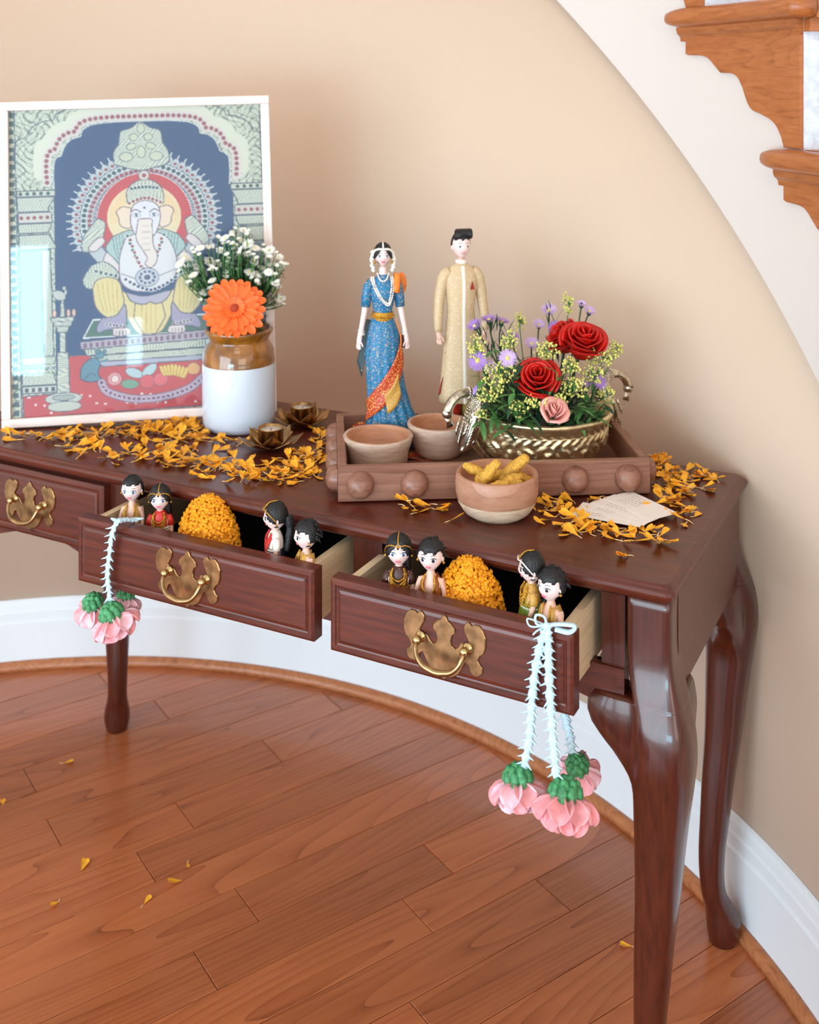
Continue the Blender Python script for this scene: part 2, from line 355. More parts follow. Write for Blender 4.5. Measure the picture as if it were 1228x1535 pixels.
for k in range(-2, 3):
    a0 = TF+TH*k; zt = tread_top(k); zu = zt-.034
    # main tread board, going outward from the stringer
    m = MB(); n = 10; rr = []
    for i in range(n+1):
        a = a0-1.3+(TH+1.8)*i/n; rr.append([L(1.325, a, zu), L(1.325, a, zt), L(2.3, a, zt), L(2.3, a, zu)])
    m.loft(rr, smooth=False); tr = m.build('tread', oakstair, st)
    # rounded return nosing along the stringer face
    m = MB(); rr = []; n = 22
    for i in range(n+1):
        a = a0-1.3+(28.1-TF+1.3)*i/n; e = 1
        if i >= n-4: t = (i-(n-4))/4; e = max(.02, sqrt(max(0, 1-t*t)))
        ring = []
        for j in range(14):
            b = pi*2*j/14; x = cos(b); y = sin(b)
            x = math.copysign(abs(x)**.75, x); y = math.copysign(abs(y)**.75, y)
            ring.append(L(1.306-.022*x*(e if i >= n-4 else 1), a, zt-.017+.017*y*e))
        rr.append(ring)
    m.loft(rr); m.build('nosing', oakstair, tr)
    m = MB(); rr = []
    for i in range(n+1):
        a = a0+(26.6-TF)*i/n
        rr.append([L(1.3225, a, zu-.024), L(1.314, a, zu-.024), L(1.3125, a, zu-.016), L(1.306, a, zu-.010), L(1.304, a, zu-.004), L(1.304, a, zu+.001), L(1.3225, a, zu+.001)])
    m.loft(rr, smooth=False); m.build('cove_moulding', oakstair, st)
    m = MB(); nb = 50; rr = []
    def drop(u):
        for (u0, d0), (u1, d1) in zip(prof_b[1:-1], prof_b[2:]):
            if u <= u1: return d0+(d1-d0)*(u-u0)/max(1e-6, u1-u0)
        return prof_b[-1][1]
    for i in range(nb+1):
        u = i/nb; a = a0+(26.05-TF)*(1-u); z0 = zu-.022; z1 = z0-(.0245 if u <= 0 else drop(u))
        z1 = max(z1, tread_top(k-1)+.001)
        rr.append([L(1.323, a, z1), L(1.3155, a, z1), L(1.3145, a, z1+.001), L(1.3145, a, z0), L(1.323, a, z0)])
    m.loft(rr, smooth=False); m.build('bracket', oakstair, st)
    m = MB(); zz0, zz1 = tread_top(k-1), zu
    m.loft([[L(1.3215, a0-.05, zz0), L(2.3, a0-.05, zz0), L(2.3, a0+.6, zz0), L(1.3215, a0+.6, zz0)], [L(1.3215, a0-.05, zz1), L(2.3, a0-.05, zz1), L(2.3, a0+.6, zz1), L(1.3215, a0+.6, zz1)]], smooth=False)
    m.build('riser', riserm, st)
    m = MB(); m.loft([[L(1.3215, a0-.75, zu-.02), L(2.3, a0-.6, zu-.02), L(2.3, a0, zu-.02), L(1.3215, a0, zu-.02)], [L(1.3215, a0-.75, zu), L(2.3, a0-.6, zu), L(2.3, a0, zu), L(1.3215, a0, zu)]], smooth=False)
    m.build('cove_moulding', oakstair, st)

# ---------------------------------------------------------------- the writing desk
DW, DD, DH = 1.392, .486, .76
DROT = atan2(-.465, .885)
P0 = Vector((.337, 1.435, 0)); U = Vector((-.885, .465, 0)).normalized(); V = Vector((.465, .885, 0)).normalized()
def D(s, y, z): return P0+U*s+V*y+Vector((0, 0, z))        # s metres left of the right front corner, y back from the front edge
def S(px, y):                                             # where the photo's column px meets the vertical plane y of the desk
    k = (px-614)/F; a = P0+V*y
    return (k*a.y-a.x)/(U.x-k*U.y)
desk = thing('writing_desk', 'dark mahogany cabriole-leg writing desk with two of its drawers pulled open', 'desk', P0, DROT)
m = MB()                                                  # top with a moulded edge
def rrect(x0, x1, y0, y1, c, z):
    return [(x0+c, y0, z), (x1-c, y0, z), (x1-c*.3, y0+c*.3, z), (x1, y0+c, z), (x1, y1-c, z), (x1-c*.3, y1-c*.3, z), (x1-c, y1, z), (x0+c, y1, z), (x0+c*.3, y1-c*.3, z), (x0, y1-c, z), (x0, y0+c, z), (x0+c*.3, y0+c*.3, z)]
prof = [(.014, .738), (.006, .738), (.003, .741), (.0, .745), (-.001, .749), (.001, .753), (.005, .756), (.0065, .758), (.010, .7598), (.016, .76)]
m.loft([rrect(-DW+i, -i, i, DD-i, .010, z) for i, z in prof], smooth=False)
m.build('tabletop', mahog, desk)
SB = [(.070, .102), (.438, .487), (.905, .968), (1.290, 1.322)]       # upright stiles (s from, s to)
y0 = .022
for a, b in SB:
    m = MB(); m.box((-(a+b)/2, y0+.010, .668), (b-a, .02, .140)); m.build('stile', mahog_v, desk)
m = MB(); m.box((-DW/2, y0+.009, .7335), (DW-.14, .018, .009)); m.build('top_rail', mahog, desk)
# scrolled apron under the drawers
m = MB(); pts = []
def apz(s):
    s = min(s, DW-s)
    if s > .50: return .597
    if s > .44: return .583
    if s < .10: return .590
    t = (s-.10)/.34                              # ogee: low at both ends, high in the middle
    return .583+.036*(sin(pi*min(1, max(0, t)))**1.6)
N_ = 90
top = [(-.07-(DW-.14)*i/N_, .633) for i in range(N_+1)]; bot = [(x, apz(-x)) for x, _ in reversed(top)]
m.loft([[(x, y0-.004, z) for x, z in (top[i], (top[i][0], apz(-top[i][0])))]+[(x, y0+.016, z) for x, z in ((top[i][0], apz(-top[i][0])), top[i])] for i in range(N_+1)], smooth=False)
m.build('apron', mahog, desk)
for sx in (.014, DW-.014):
    m = MB(); m.box((-sx, DD/2, .668), (.016, DD-.10, .138)); m.build('side_panel', mahog, desk)
m = MB(); m.box((-DW/2, DD-.03, .668), (DW-.1, .016, .138)); m.build('back_panel', mahog, desk)
for a in (.096, .462, .936, 1.296):
    m = MB(); m.box((-a, DD/2, .628), (.03, DD-.06, .010)); m.build('drawer_runner', drawer_side, desk)
# cabriole legs
LP = [(.738, 0, .030, 9), (.67, 0, .030, 9), (.64, .003, .0305, 8), (.615, .011, .0315, 6), (.59, .021, .034, 4), (.565, .027, .0375, 3.2), (.53, .029, .0390, 2.8), (.49, .024, .0378, 2.7), (.44, .018, .0345, 2.7), (.385, .013, .0312, 2.7), (.33, .008, .0285, 2.7), (.27, 0, .0258, 2.7), (.21, -.006, .0235, 2.6), (.15, -.012, .0208, 2.5), (.11, -.012, .0195, 2.4), (.08, -.008, .0198, 2.3), (.058, .002, .023, 2.2), (.040, .008, .0265, 2.1), (.024, .010, .0275, 2), (.010, .009, .025, 2), (.0, .008, .022, 2)]
EAR = [(.6001, 0), (.5999, .088), (.588, .100), (.572, .1025), (.556, .097), (.543, .085), (.530, .071), (.514, .056), (.497, .043), (.480, .034), (.462, .026), (.44, 0)]
def ear_ext(z):
    for (z0, e0), (z1, e1) in zip(EAR[:-1], EAR[1:]):
        if z1 <= z <= z0: return e0+(e1-e0)*(z0-z)/(z0-z1)
    return 0
def legmesh(sx, sy, cx, cy):
    m = MB(); rr = []
    P = cr([(z, o, h, n) [:3] for z, o, h, n in LP], 4); ns = []
    for i in range(len(LP)-1): ns += [LP[i][3]+(LP[i+1][3]-LP[i][3])*k/4 for k in range(4)]
    ns.append(LP[-1][3])
    RW = [(z, o, h, n) for (z, o, h), n in zip(P, ns)]
    for i in range(len(RW)-1):
        if RW[i][0] > .6 >= RW[i+1][0]:
            t = (RW[i][0]-.6)/(RW[i][0]-RW[i+1][0]); mid_ = [RW[i][k]+(RW[i+1][k]-RW[i][k])*t for k in range(1, 4)]
            RW[i+1:i+1] = [(.6003, *mid_), (.5998, *mid_)]; break
    for z, o, h, n in RW:
        ring = []; e_ = ear_ext(z)
        for j in range(96):
            b = 2*pi*j/96; c, s_ = cos(b), sin(b); q = h*(abs(c)**n+abs(s_)**n)**(-1/n)
            if e_ > .02:
                for dx_, dy_ in ((-sx, 0), (0, -sy)):
                    cd_, sd_ = c*dx_+s_*dy_, abs(c*dy_)+abs(s_*dx_)
                    if cd_ > 0: q = (q**16+(((cd_/e_)**4+(sd_/.0255)**4)**(-.25))**16)**(1/16)
            ring.append((cx+sx*o*.707+q*c, cy+sy*o*.707+q*s_, max(0, z)))
        rr.append(ring)
    m.loft(rr); return m
for sx, sy, cx, cy in ((1, -1, -.037, .046), (1, 1, -.040, DD-.044), (-1, -1, -DW+.040, .046), (-1, 1, -DW+.060, DD-.044)):
    legmesh(sx, sy, cx, cy).build('leg', mahog_v, desk)

def handle(par, x, y, z):
    hw = .060
    half = [(0, .62), (.05, .58), (.09, .50), (.17, .45), (.26, .36), (.27, .27), (.20, .20), (.17, .08), (.19, -.02), (.27, -.07), (.34, -.02), (.40, .08), (.46, .10), (.50, .03), (.56, .06), (.60, .16), (.55, .26), (.49, .36), (.48, .48), (.53, .56), (.60, .58), (.66, .52), (.74, .56), (.84, .56), (.93, .48), (1.0, .32), (1.0, .12), (.95, -.03), (.86, -.10), (.82, -.20), (.86, -.28), (.93, -.33), (.92, -.46), (.83, -.55), (.71, -.55), (.63, -.47), (.60, -.36), (.52, -.30), (.45, -.44), (.36, -.60), (.22, -.70), (.08, -.74), (0, -.80)]
    poly = [(a*hw, b*hw) for a, b in half]+[(-a*hw, b*hw) for a, b in reversed(half[1:-1])]
    m = MB(); m.prism(poly, -.0030, .0, bev=.0011)
    h = m.build('handle_plate', brass_old, par, loc=(x, y, z))
    for s_ in (-1, 1):
        m = MB(); m.lathe([(.0075, 0), (.0075, .001), (.005, .002), (.003, .004), (.0030, .008), (.0052, .0095), (.0062, .012), (.0052, .0148), (.002, .0165)], 14, M=Mx((x+s_*.0345, y-.002, z+.001), (pi/2, 0, 0)))
        m.build('handle_post', brass_post, par)
    b = cr([(-.0345, -.013, 0), (-.034, -.018, -.005), (-.030, -.022, -.015), (-.021, -.0245, -.0235), (-.008, -.0255, -.027), (0, -.0255, -.028), (.008, -.0255, -.027), (.021, -.0245, -.0235), (.030, -.022, -.015), (.034, -.018, -.005), (.0345, -.013, 0)], 5)
    rad = [.0030+.0018*math.exp(-((i/(len(b)-1)-.5)/.2)**2) for i in range(len(b))]
    m = MB(); m.tube([(x+p.x, y+p.y, z+p.z) for p in b], rad, 10); m.build('handle_bail', brass_old, par)

drawers = []
def drawer(s0, s1, yf, skew=0, z1=.718):
    w = s1-s0; cx = -(s0+s1)/2; z0 = .617
    M_ = Mx((cx, yf, 0), (0, 0, skew)); m = MB()
    m.box((0, .009, (z0+z1)/2), (w, .018, z1-z0))
    for k, (i0, yy) in enumerate([(.0, -.004)]):
        pass
    rr = [(0, .000), (.0, -.003), (.004, -.0055), (.008, -.0055), (.010, -.0035), (.012, -.0030), (.014, -.0050), (.018, -.0060)]
    m.loft([[(-w/2+i, y, z0+i), (w/2-i, y, z0+i), (w/2-i, y, z1-i), (-w/2+i, y, z1-i)] for i, y in rr], smooth=False)
    dr = m.build('drawer', mahog, desk); dr.matrix_local = M_
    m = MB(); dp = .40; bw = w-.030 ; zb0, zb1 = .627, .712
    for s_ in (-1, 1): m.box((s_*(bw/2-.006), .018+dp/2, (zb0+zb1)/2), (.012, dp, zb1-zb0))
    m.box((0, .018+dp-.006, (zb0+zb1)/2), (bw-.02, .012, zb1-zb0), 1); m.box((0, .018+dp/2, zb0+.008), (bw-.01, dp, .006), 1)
    m.build('drawer_box', [drawer_side, boxshade], dr)
    handle(dr, 0, -.006, (z0+z1)/2+.002)
    drawers.append(dr); return dr
d3 = drawer(.102, .458, -.086)
d2 = drawer(.490, .930, -.082, R(.9))
d1 = drawer(.965, 1.300, .010, z1=.730)

# ---------------------------------------------------------------- the framed picture
PW, PH = .512, .612
fr_loc = T(2, 645, .76); fr = thing('framed_picture', 'framed print of an elephant-headed deity on a throne, in a whitewashed wood frame, left', 'picture', fr_loc+Vector((0, 0, .002)), rot=(R(-4.5), R(-1.5), R(7.2)))
fw = .0165
for nm, x0, x1, z0, z1, mt in (('frame_rail', 0, PW, 0, fw, framewood), ('frame_rail', 0, PW, PH-fw, PH, framewood), ('frame_stile', 0, fw, fw, PH-fw, framewood_v), ('frame_stile', PW-fw, PW, fw, PH-fw, framewood_v)):
    m = MB(); m.box(((x0+x1)/2, .011, (z0+z1)/2), (x1-x0-.0003, .022, z1-z0-.0003), bevel=.0012); m.build(nm, mt, fr)
m = MB(); m.box((PW/2, .018, PH/2), (PW-.01, .003, PH-.01)); m.build('backing_board', framewood, fr)
m = MB(); m.prism([(PW/2-.04, .02), (PW/2+.04, .02), (PW/2+.02, .38), (PW/2-.02, .38)], .022, .026); m.build('easel_back', framewood, fr)
GW, GH = 422, 524
IM = np.zeros((GH, GW, 3)); YY, XX = np.mgrid[0:GH, 0:GW]; XX = XX*2.5; YY = YY*2.5      # picture units
def bb(x0, y0, x1, y1):
    a = slice(max(0, int(y0/2.5)-2), min(GH, int(y1/2.5)+3)); b = slice(max(0, int(x0/2.5)-2), min(GW, int(x1/2.5)+3)); return a, b
def put(sl, mask, col): IM[sl][mask] = [c/255 for c in col]
def inpoly(X, Y, pts):
    ins = np.zeros(X.shape, bool); n = len(pts)
    for i in range(n):
        (x0, y0), (x1, y1) = pts[i], pts[(i+1) % n]
        if y0 == y1: continue
        c = ((Y < y0) != (Y < y1)) & (X < (x1-x0)*(Y-y0)/(y1-y0)+x0); ins ^= c
    return ins
OFF = (50, 80)
def sh(pts): return [(x-OFF[0], y-OFF[1]) for x, y in pts]
def ppoly(pts, col, out=None, w=3):
    q = sh(pts); xs = [p[0] for p in q]; ys = [p[1] for p in q]; sl = bb(min(xs), min(ys), max(xs), max(ys))
    put(sl, inpoly(XX[sl], YY[sl], q), col)
    if out: pline(pts+[pts[0]], w, out)
def pline(pts, w, col, n=1):
    q = sh(pts)
    for (x0, y0), (x1, y1) in zip(q[:-1], q[1:]):
        sl = bb(min(x0, x1)-w, min(y0, y1)-w, max(x0, x1)+w, max(y0, y1)+w); X, Y = XX[sl], YY[sl]
        L2 = (x1-x0)**2+(y1-y0)**2+1e-9; t = np.clip(((X-x0)*(x1-x0)+(Y-y0)*(y1-y0))/L2, 0, 1)
        put(sl, np.hypot(X-x0-t*(x1-x0), Y-y0-t*(y1-y0)) < w/2+.7, col)
def pell(cx, cy, rx, ry, col, out=None, rot=0, w=3):
    cx, cy = cx-OFF[0], cy-OFF[1]; r = max(rx, ry)+w; sl = bb(cx-r, cy-r, cx+r, cy+r); X, Y = XX[sl]-cx, YY[sl]-cy
    a, b = X*cos(rot)+Y*sin(rot), -X*sin(rot)+Y*cos(rot)
    if out: put(sl, (a/(rx+w))**2+(b/(ry+w))**2 < 1, out)
    put(sl, (a/rx)**2+(b/ry)**2 < 1, col)
def smooth(pts, n=6, closed=False):
    P = [Vector((x, y, 0)) for x, y in pts]
    if closed: P = P+[P[0]]
    return [(p.x, p.y) for p in cr(P, n)]
LN = (72, 88, 108); GOLDP = (222, 224, 204); NAVY = (22, 68, 116); REDP = (206, 62, 70); CREAM = (240, 222, 178); PALE = (232, 228, 228); YEL = (234, 214, 150); JR = (150, 70, 80); JG = (44, 84, 92); WH = (238, 240, 236)
# carved gilt ground
q = np.sin(XX*.085+3*np.sin(YY*.043)+1.5*np.sin(XX*.021+YY*.03))*np.sin(YY*.09+3*np.sin(XX*.051)+1.3*np.cos(YY*.017)) 
q2 = np.sin(np.hypot(XX % 130-65, YY % 130-65)*.42+2.2*np.arctan2(YY % 130-65, XX % 130-65))
IM[:] = [c/255 for c in GOLDP]; IM[(np.abs(q) < .16) | (np.abs(q2) < .22)] = [c/255 for c in (120, 134, 122)]
def relief(pts, step=.25, ang=0.0):
    qq = sh(pts); xs = [p[0] for p in qq]; ys = [p[1] for p in qq]; sl = bb(min(xs), min(ys), max(xs), max(ys)); X, Y = XX[sl], YY[sl]
    mk = inpoly(X, Y, qq); put(sl, mk, GOLDP)
    v = np.sin((X*cos(ang)+Y*sin(ang))*step*2+1.6*np.sin(Y*.09+X*.03)); put(sl, mk & (np.abs(v) < .38), (118, 138, 140))
    pline(pts+[pts[0]], 3, LN)
for y in range(95, 1400, 37):
    for x in (50, 1098): ppoly([(x+y*.01, y), (x+22+y*.01, y), (x+22+y*.01, y+21), (x+y*.01, y+21)], JG)
pline([(76, 85), (96, 1390)], 3, LN); pline([(1090, 85), (1104, 1390)], 3, LN); pline([(50, 84), (1120, 84)], 5, LN)
cx0 = 592
halfarch = smooth([(235, 430), (232, 360), (240, 300), (264, 286)], 5)+smooth([(264, 286), (282, 240), (312, 214), (345, 206)], 5)+smooth([(345, 206), (352, 180), (385, 158), (450, 148), (530, 146), (cx0, 146)], 5)
arch = halfarch+[(2*cx0-x+ (8 if y > 300 else 0), y) for x, y in reversed(halfarch)]
outer = [(cx0+(x-cx0)*1.16, 146+(y-146)*.93-46) for x, y in arch]
pline(outer, 46, (226, 226, 206)); pline([(cx0+(x-cx0)*1.24, y-26) for x, y in outer], 3, LN)
def along(pts, step):
    out = []; d = 0
    for (x0, y0), (x1, y1) in zip(pts[:-1], pts[1:]):
        l = hypot(x1-x0, y1-y0)
        while d < l: out.append((x0+(x1-x0)*d/l, y0+(y1-y0)*d/l)); d += step
        d -= l
    return out
mid = [(cx0+(x-cx0)*1.08, 146+(y-146)*.965-22) for x, y in arch]
pline(mid, 36, (228, 216, 210))
for x, y in along(mid, 23): pell(x, y, 8, 8, JR, (176, 150, 150), w=2)
ppoly([(235, 1135), (235, 425)]+arch+[(972, 425), (965, 1135)], NAVY)
for x, y in along(arch, 10): pell(x, y, 3.4, 3.4, WH)
# columns
for sx in (0, 1):
    f = (lambda x: x) if not sx else (lambda x: 2*600-x)
    Q = lambda p: [(f(x), y) for x, y in p]
    ppoly(Q([(84, 432), (238, 432), (238, 456), (84, 456)]), (214, 216, 196), LN)
    for x in range(98, 236, 28): pell(f(x), 444, 8, 8, JG)
    relief(Q([(84, 460), (236, 460), (210, 505), (212, 520), (88, 520)]), .2, .8)
    ppoly(Q([(88, 524), (222, 524), (226, 568), (88, 568)]), (216, 210, 200), LN)
    for x in range(102, 222, 26): pell(f(x), 546, 8, 8, JR)
    relief(Q([(88, 572), (222, 572), (208, 612), (90, 612)]), .16, 0)
    relief(Q([(92, 618), (212, 618), (238, 668), (238, 680), (92, 680)]), .2, .6)
    ppoly(Q([(92, 684), (180, 684), (180, 1180), (96, 1180)]), (150, 206, 214) if not sx else (150, 170, 180), LN)
    relief(Q([(180, 684), (216, 684), (226, 1130), (186, 1130)]), .22, 1.2)
    relief(Q([(96, 1135), (236, 1135), (226, 1165), (98, 1165)]), .2, .5)
    for x in range(104, 226, 24): pell(f(x), 1182, 8, 7, (130, 150, 160))
    relief(Q([(98, 1200), (222, 1200), (236, 1250), (100, 1250)]), .2, .7)
    ppoly(Q([(98, 1254), (240, 1254), (240, 1284), (98, 1284)]), (210, 212, 200), LN)
    for x in range(110, 236, 26): ppoly(Q([(x, 1262), (x+14, 1262), (x+14, 1278), (x, 1278)]), (70, 74, 96))
# red carpet
ppoly([(100, 1295), (236, 1290), (236, 1140), (330, 1135), (900, 1180), (1100, 1180), (1100, 1372), (104, 1384)], REDP, LN)
for i in range(26): 
    x, y = 125+(i*61) % 950, 1300+(i*37) % 70
    pell(x, y, 6, 5, (246, 226, 224))
# aureole
hx, hy = 602, 575
for k in range(38):
    a = R(-203+k*226/37); c, s_ = cos(a), sin(a)
    pell(hx+c*282, hy+s_*270, 20, 15, (206, 212, 214), LN, rot=a, w=2); pell(hx+c*280, hy+s_*268, 8, 7, JR)
    pell(hx+c*308, hy+s_*296, 7, 3, WH, rot=a); pell(hx+c*318, hy+s_*306, 3, 3, WH)
pell(hx, hy, 264, 252, (198, 204, 206), LN); 
for k in range(44):
    a = R(-205+k*230/43); c, s_ = cos(a), sin(a)
    pell(hx+c*250, hy+s_*238, 10, 9, JG, WH, w=3); pell(hx+c*226, hy+s_*215, 9, 8, JR, (200, 190, 196), w=3)
pell(hx, hy, 208, 200, (206, 214, 220), LN)
for k in range(90): a = 2*pi*k/90; pline([(hx+cos(a)*200, hy+sin(a)*192), (hx+cos(a+.05)*208, hy+sin(a+.05)*200)], 2, LN)
pell(hx, hy, 197, 206, REDP, (54, 66, 110), w=4)
for k in range(130): a = R(-200+k*220/129); pell(hx+cos(a)*197, hy+sin(a)*205, 2.6, 2.6, WH)
pell(600, 560, 152, 140, CREAM)
for k in range(40): a = R(-190+k*200/39); pline([(600+cos(a)*100, 560+sin(a)*92), (600+cos(a)*140, 560+sin(a)*128)], 2, (244, 196, 124))
# lion mask finial
relief(smooth([(480, 330), (478, 280), (500, 240), (508, 190), (550, 175), (590, 150), (632, 175), (672, 190), (682, 240), (704, 280), (704, 330), (640, 350), (592, 360), (540, 350)], 4, True), .18, .9)
for sx in (-1, 1):
    pell(592+sx*40, 255, 20, 12, (212, 214, 188), LN, rot=.3*sx); pell(592+sx*62, 300, 26, 18, (212, 214, 188), LN); pell(592+sx*30, 215, 16, 14, (212, 214, 188), LN)
pell(592, 280, 16, 24, (212, 214, 188), LN); pell(592, 178, 14, 20, (212, 214, 188), LN)
# throne and cushion
ppoly([(345, 1065), (385, 990), (880, 990), (940, 1060)], (60, 110, 96), WH, 4)
ppoly([(330, 1080), (960, 1050), (960, 1090), (335, 1112)], (190, 176, 190), LN)
for x in range(345, 950, 24): ppoly([(x, 1088-(x-345)*.045), (x+13, 1087-(x-345)*.045), (x+13, 1106-(x-345)*.045), (x, 1107-(x-345)*.045)], (128, 96, 120))
relief([(345, 1112), (960, 1090), (960, 1125), (360, 1140)], .16, .4); relief([(370, 1142), (960, 1128), (960, 1160), (385, 1168)], .22, .9)
ppoly([(400, 1168), (960, 1160), (960, 1180), (420, 1188)], (184, 186, 206), LN)
# back arms, ornaments
SK = (236, 222, 218); OUT = (120, 100, 120)
for sx in (-1, 1):
    f = lambda x: 604+sx*(x-604)
    Q = lambda p: [(f(x), y) for x, y in p]
    relief(smooth(Q([(410, 560), (440, 580), (430, 640), (400, 690), (350, 700), (345, 650), (375, 600)]), 4, True), .15, 1.0)
    ppoly(smooth(Q([(440, 660), (400, 700), (370, 690), (395, 655), (425, 640)]), 4, True), SK, OUT)
    ppoly(smooth(Q([(500, 640), (455, 690), (430, 740), (450, 800), (490, 800), (540, 740), (560, 660)]), 4, True), SK, OUT)
    relief(smooth(Q([(380, 760), (430, 745), (480, 780), (490, 820), (420, 840), (370, 860), (345, 820)]), 4, True), .16, .3)
    for k in range(5): pell(f(400+k*20), 785+k*6, 7, 7, JG, WH, w=2)
    ppoly(smooth(Q([(470, 640), (540, 615), (560, 640), (550, 730), (520, 790), (480, 740), (440, 690)]), 4, True), (178, 204, 196), LN)
    for k in range(6): pline(smooth(Q([(470+k*13, 645-k*4), (478+k*12, 700), (500+k*8, 760)]), 4), 2, (104, 132, 146))
# legs in yellow silk
for sx in (-1, 1):
    f = lambda x: 612+sx*(x-612)
    Q = lambda p: [(f(x), y) for x, y in p]
    ppoly(smooth(Q([(500, 870), (540, 900), (600, 990), (600, 1060), (560, 1050), (530, 1000), (505, 950)]), 4, True), YEL, OUT)
    ppoly(smooth(Q([(385, 860), (400, 825), (445, 812), (490, 830), (505, 880), (510, 940), (470, 985), (430, 975), (395, 930)]), 5, True), YEL, OUT)
    for k in range(5): pline(smooth(Q([(405+k*20, 835-k*3), (412+k*18, 890), (430+k*14, 960)]), 4), 2, (206, 178, 110))
    ppoly(smooth(Q([(420, 985), (480, 975), (515, 930), (520, 1000), (500, 1030), (440, 1035), (405, 1045), (400, 1020)]), 4, True), (170, 160, 190), LN)
    for k in range(6): pell(f(440+k*14), 1012+2*k, 5, 5, (96, 70, 100), WH, w=2)
    ppoly(smooth(Q([(465, 1030), (525, 1030), (532, 1060), (470, 1062)]), 4, True), SK, OUT)
    for k in range(4): pline(Q([(478+k*13, 1042), (478+k*13, 1060)]), 2, OUT)
ppoly([(560, 900), (660, 900), (680, 990), (640, 1060), (590, 1060), (550, 990)], YEL, OUT)
for k in range(4): pline([(585+k*18, 910), (580+k*20, 1050)], 2, (206, 178, 110))
# torso
ppoly(smooth([(520, 650), (600, 620), (690, 650), (730, 740), (720, 820), (660, 870), (600, 880), (540, 870), (500, 830), (495, 740)], 5, True), PALE, OUT)
pline(smooth([(500, 800), (600, 830), (725, 790)], 6), 2, OUT)
for r_, jw in ((0, JG), (18, JR)):
    for k in range(16):
        t = k/15; x = 530+r_*.6+t*(150-r_*1.2); y = 640+r_+(sin(pi*t))*(150-r_)
        pell(x, y, 7, 7, jw, WH, w=3)
for k in range(13): pell(520+k*17, 875-abs(k-6)**1.5*3.4, 7, 7, (60, 64, 110), WH, w=3)
ppoly(smooth([(520, 880), (600, 900), (700, 880), (680, 920), (640, 935), (620, 925), (590, 935), (540, 918)], 4, True), (188, 180, 200), LN)
pell(608, 820, 46, 38, (200, 204, 214), LN)
for k in range(10): a = 2*pi*k/10; pell(608+cos(a)*30, 820+sin(a)*25, 6, 6, (70, 80, 120))
pell(608, 820, 14, 12, (70, 80, 120), WH)
# head
for sx in (-1, 1):
    f = lambda x: 604+sx*(x-604)
    ppoly(smooth([(f(x), y) for x, y in [(545, 520), (510, 515), (486, 535), (495, 560), (500, 590), (520, 605), (545, 600)]], 4, True), (244, 220, 196), OUT)
ppoly(smooth([(545, 540), (560, 505), (604, 490), (648, 505), (665, 540), (662, 590), (640, 640), (604, 660), (565, 640), (545, 590)], 5, True), (236, 232, 238), OUT)
ppoly(smooth([(575, 570), (565, 650), (590, 700), (610, 740), (600, 760), (620, 780), (645, 760), (650, 720), (635, 680), (632, 600), (628, 570)], 5, True), (240, 226, 214), OUT)
for k in range(5): pline([(590, 600+k*26), (622, 600+k*26)], 2, (198, 176, 170))
for sx in (-1, 1):
    pell(604+sx*36, 552, 17, 7, WH, (92, 96, 124), w=2); pell(604+sx*36, 552, 6, 6, (60, 90, 140)); pline(smooth([(604+sx*18, 540), (604+sx*38, 528), (604+sx*58, 538)], 4), 3, (90, 80, 100))
pell(602, 522, 5, 5, (60, 70, 100))
relief(smooth([(532, 500), (530, 450), (555, 415), (604, 398), (652, 415), (678, 450), (680, 505), (650, 490), (604, 482), (560, 490)], 4, True), .14, .5)
for k in range(9): pell(540+k*16, 500-sin(pi*k/8)*20, 7, 7, JR, WH, w=2)
for k in range(8): pell(550+k*15, 438-sin(pi*k/7)*6, 7, 7, JG, WH, w=2)
pell(602, 382, 20, 20, (224, 214, 206), LN); pell(602, 382, 9, 9, JR)
# lamp
LMP = (206, 210, 196)
def lm(y0, y1, w0, w1): relief([(262-w0, y0), (262+w0, y0), (262+w1, y1), (262-w1, y1)], .22, 1.57)
pell(250, 880, 26, 18, LMP, LN, rot=.5); pline(smooth([(262, 885), (276, 870), (272, 850)], 4), 7, LMP); pell(270, 850, 7, 6, LMP, LN)
lm(900, 975, 6, 10); lm(972, 990, 48, 44); lm(990, 1010, 40, 34); lm(1010, 1035, 26, 20); lm(1035, 1120, 12, 12); lm(1120, 1290, 22, 26)
pell(262, 1312, 72, 22, LMP, LN); pell(266, 1345, 66, 20, LMP, LN); pell(262, 1308, 44, 10, (170, 178, 170), LN)
for x in (230, 286, 308): pell(x, 955, 6, 15, (246, 200, 170), (150, 100, 90), w=2)
# mouse
MS = (84, 140, 160)
ppoly(smooth([(330, 1235), (335, 1190), (360, 1160), (392, 1150), (410, 1175), (402, 1215), (410, 1240), (370, 1250)], 5, True), MS, (36, 66, 86)); pell(410, 1140, 18, 14, MS, (36, 66, 86), rot=-.3); pell(402, 1124, 8, 8, MS, (36, 66, 86)); pell(428, 1126, 7, 7, MS, (36, 66, 86)); pline([(400, 1170), (440, 1160)], 8, MS); pline(smooth([(345, 1240), (372, 1215), (392, 1225)], 4), 2, (36, 66, 86))
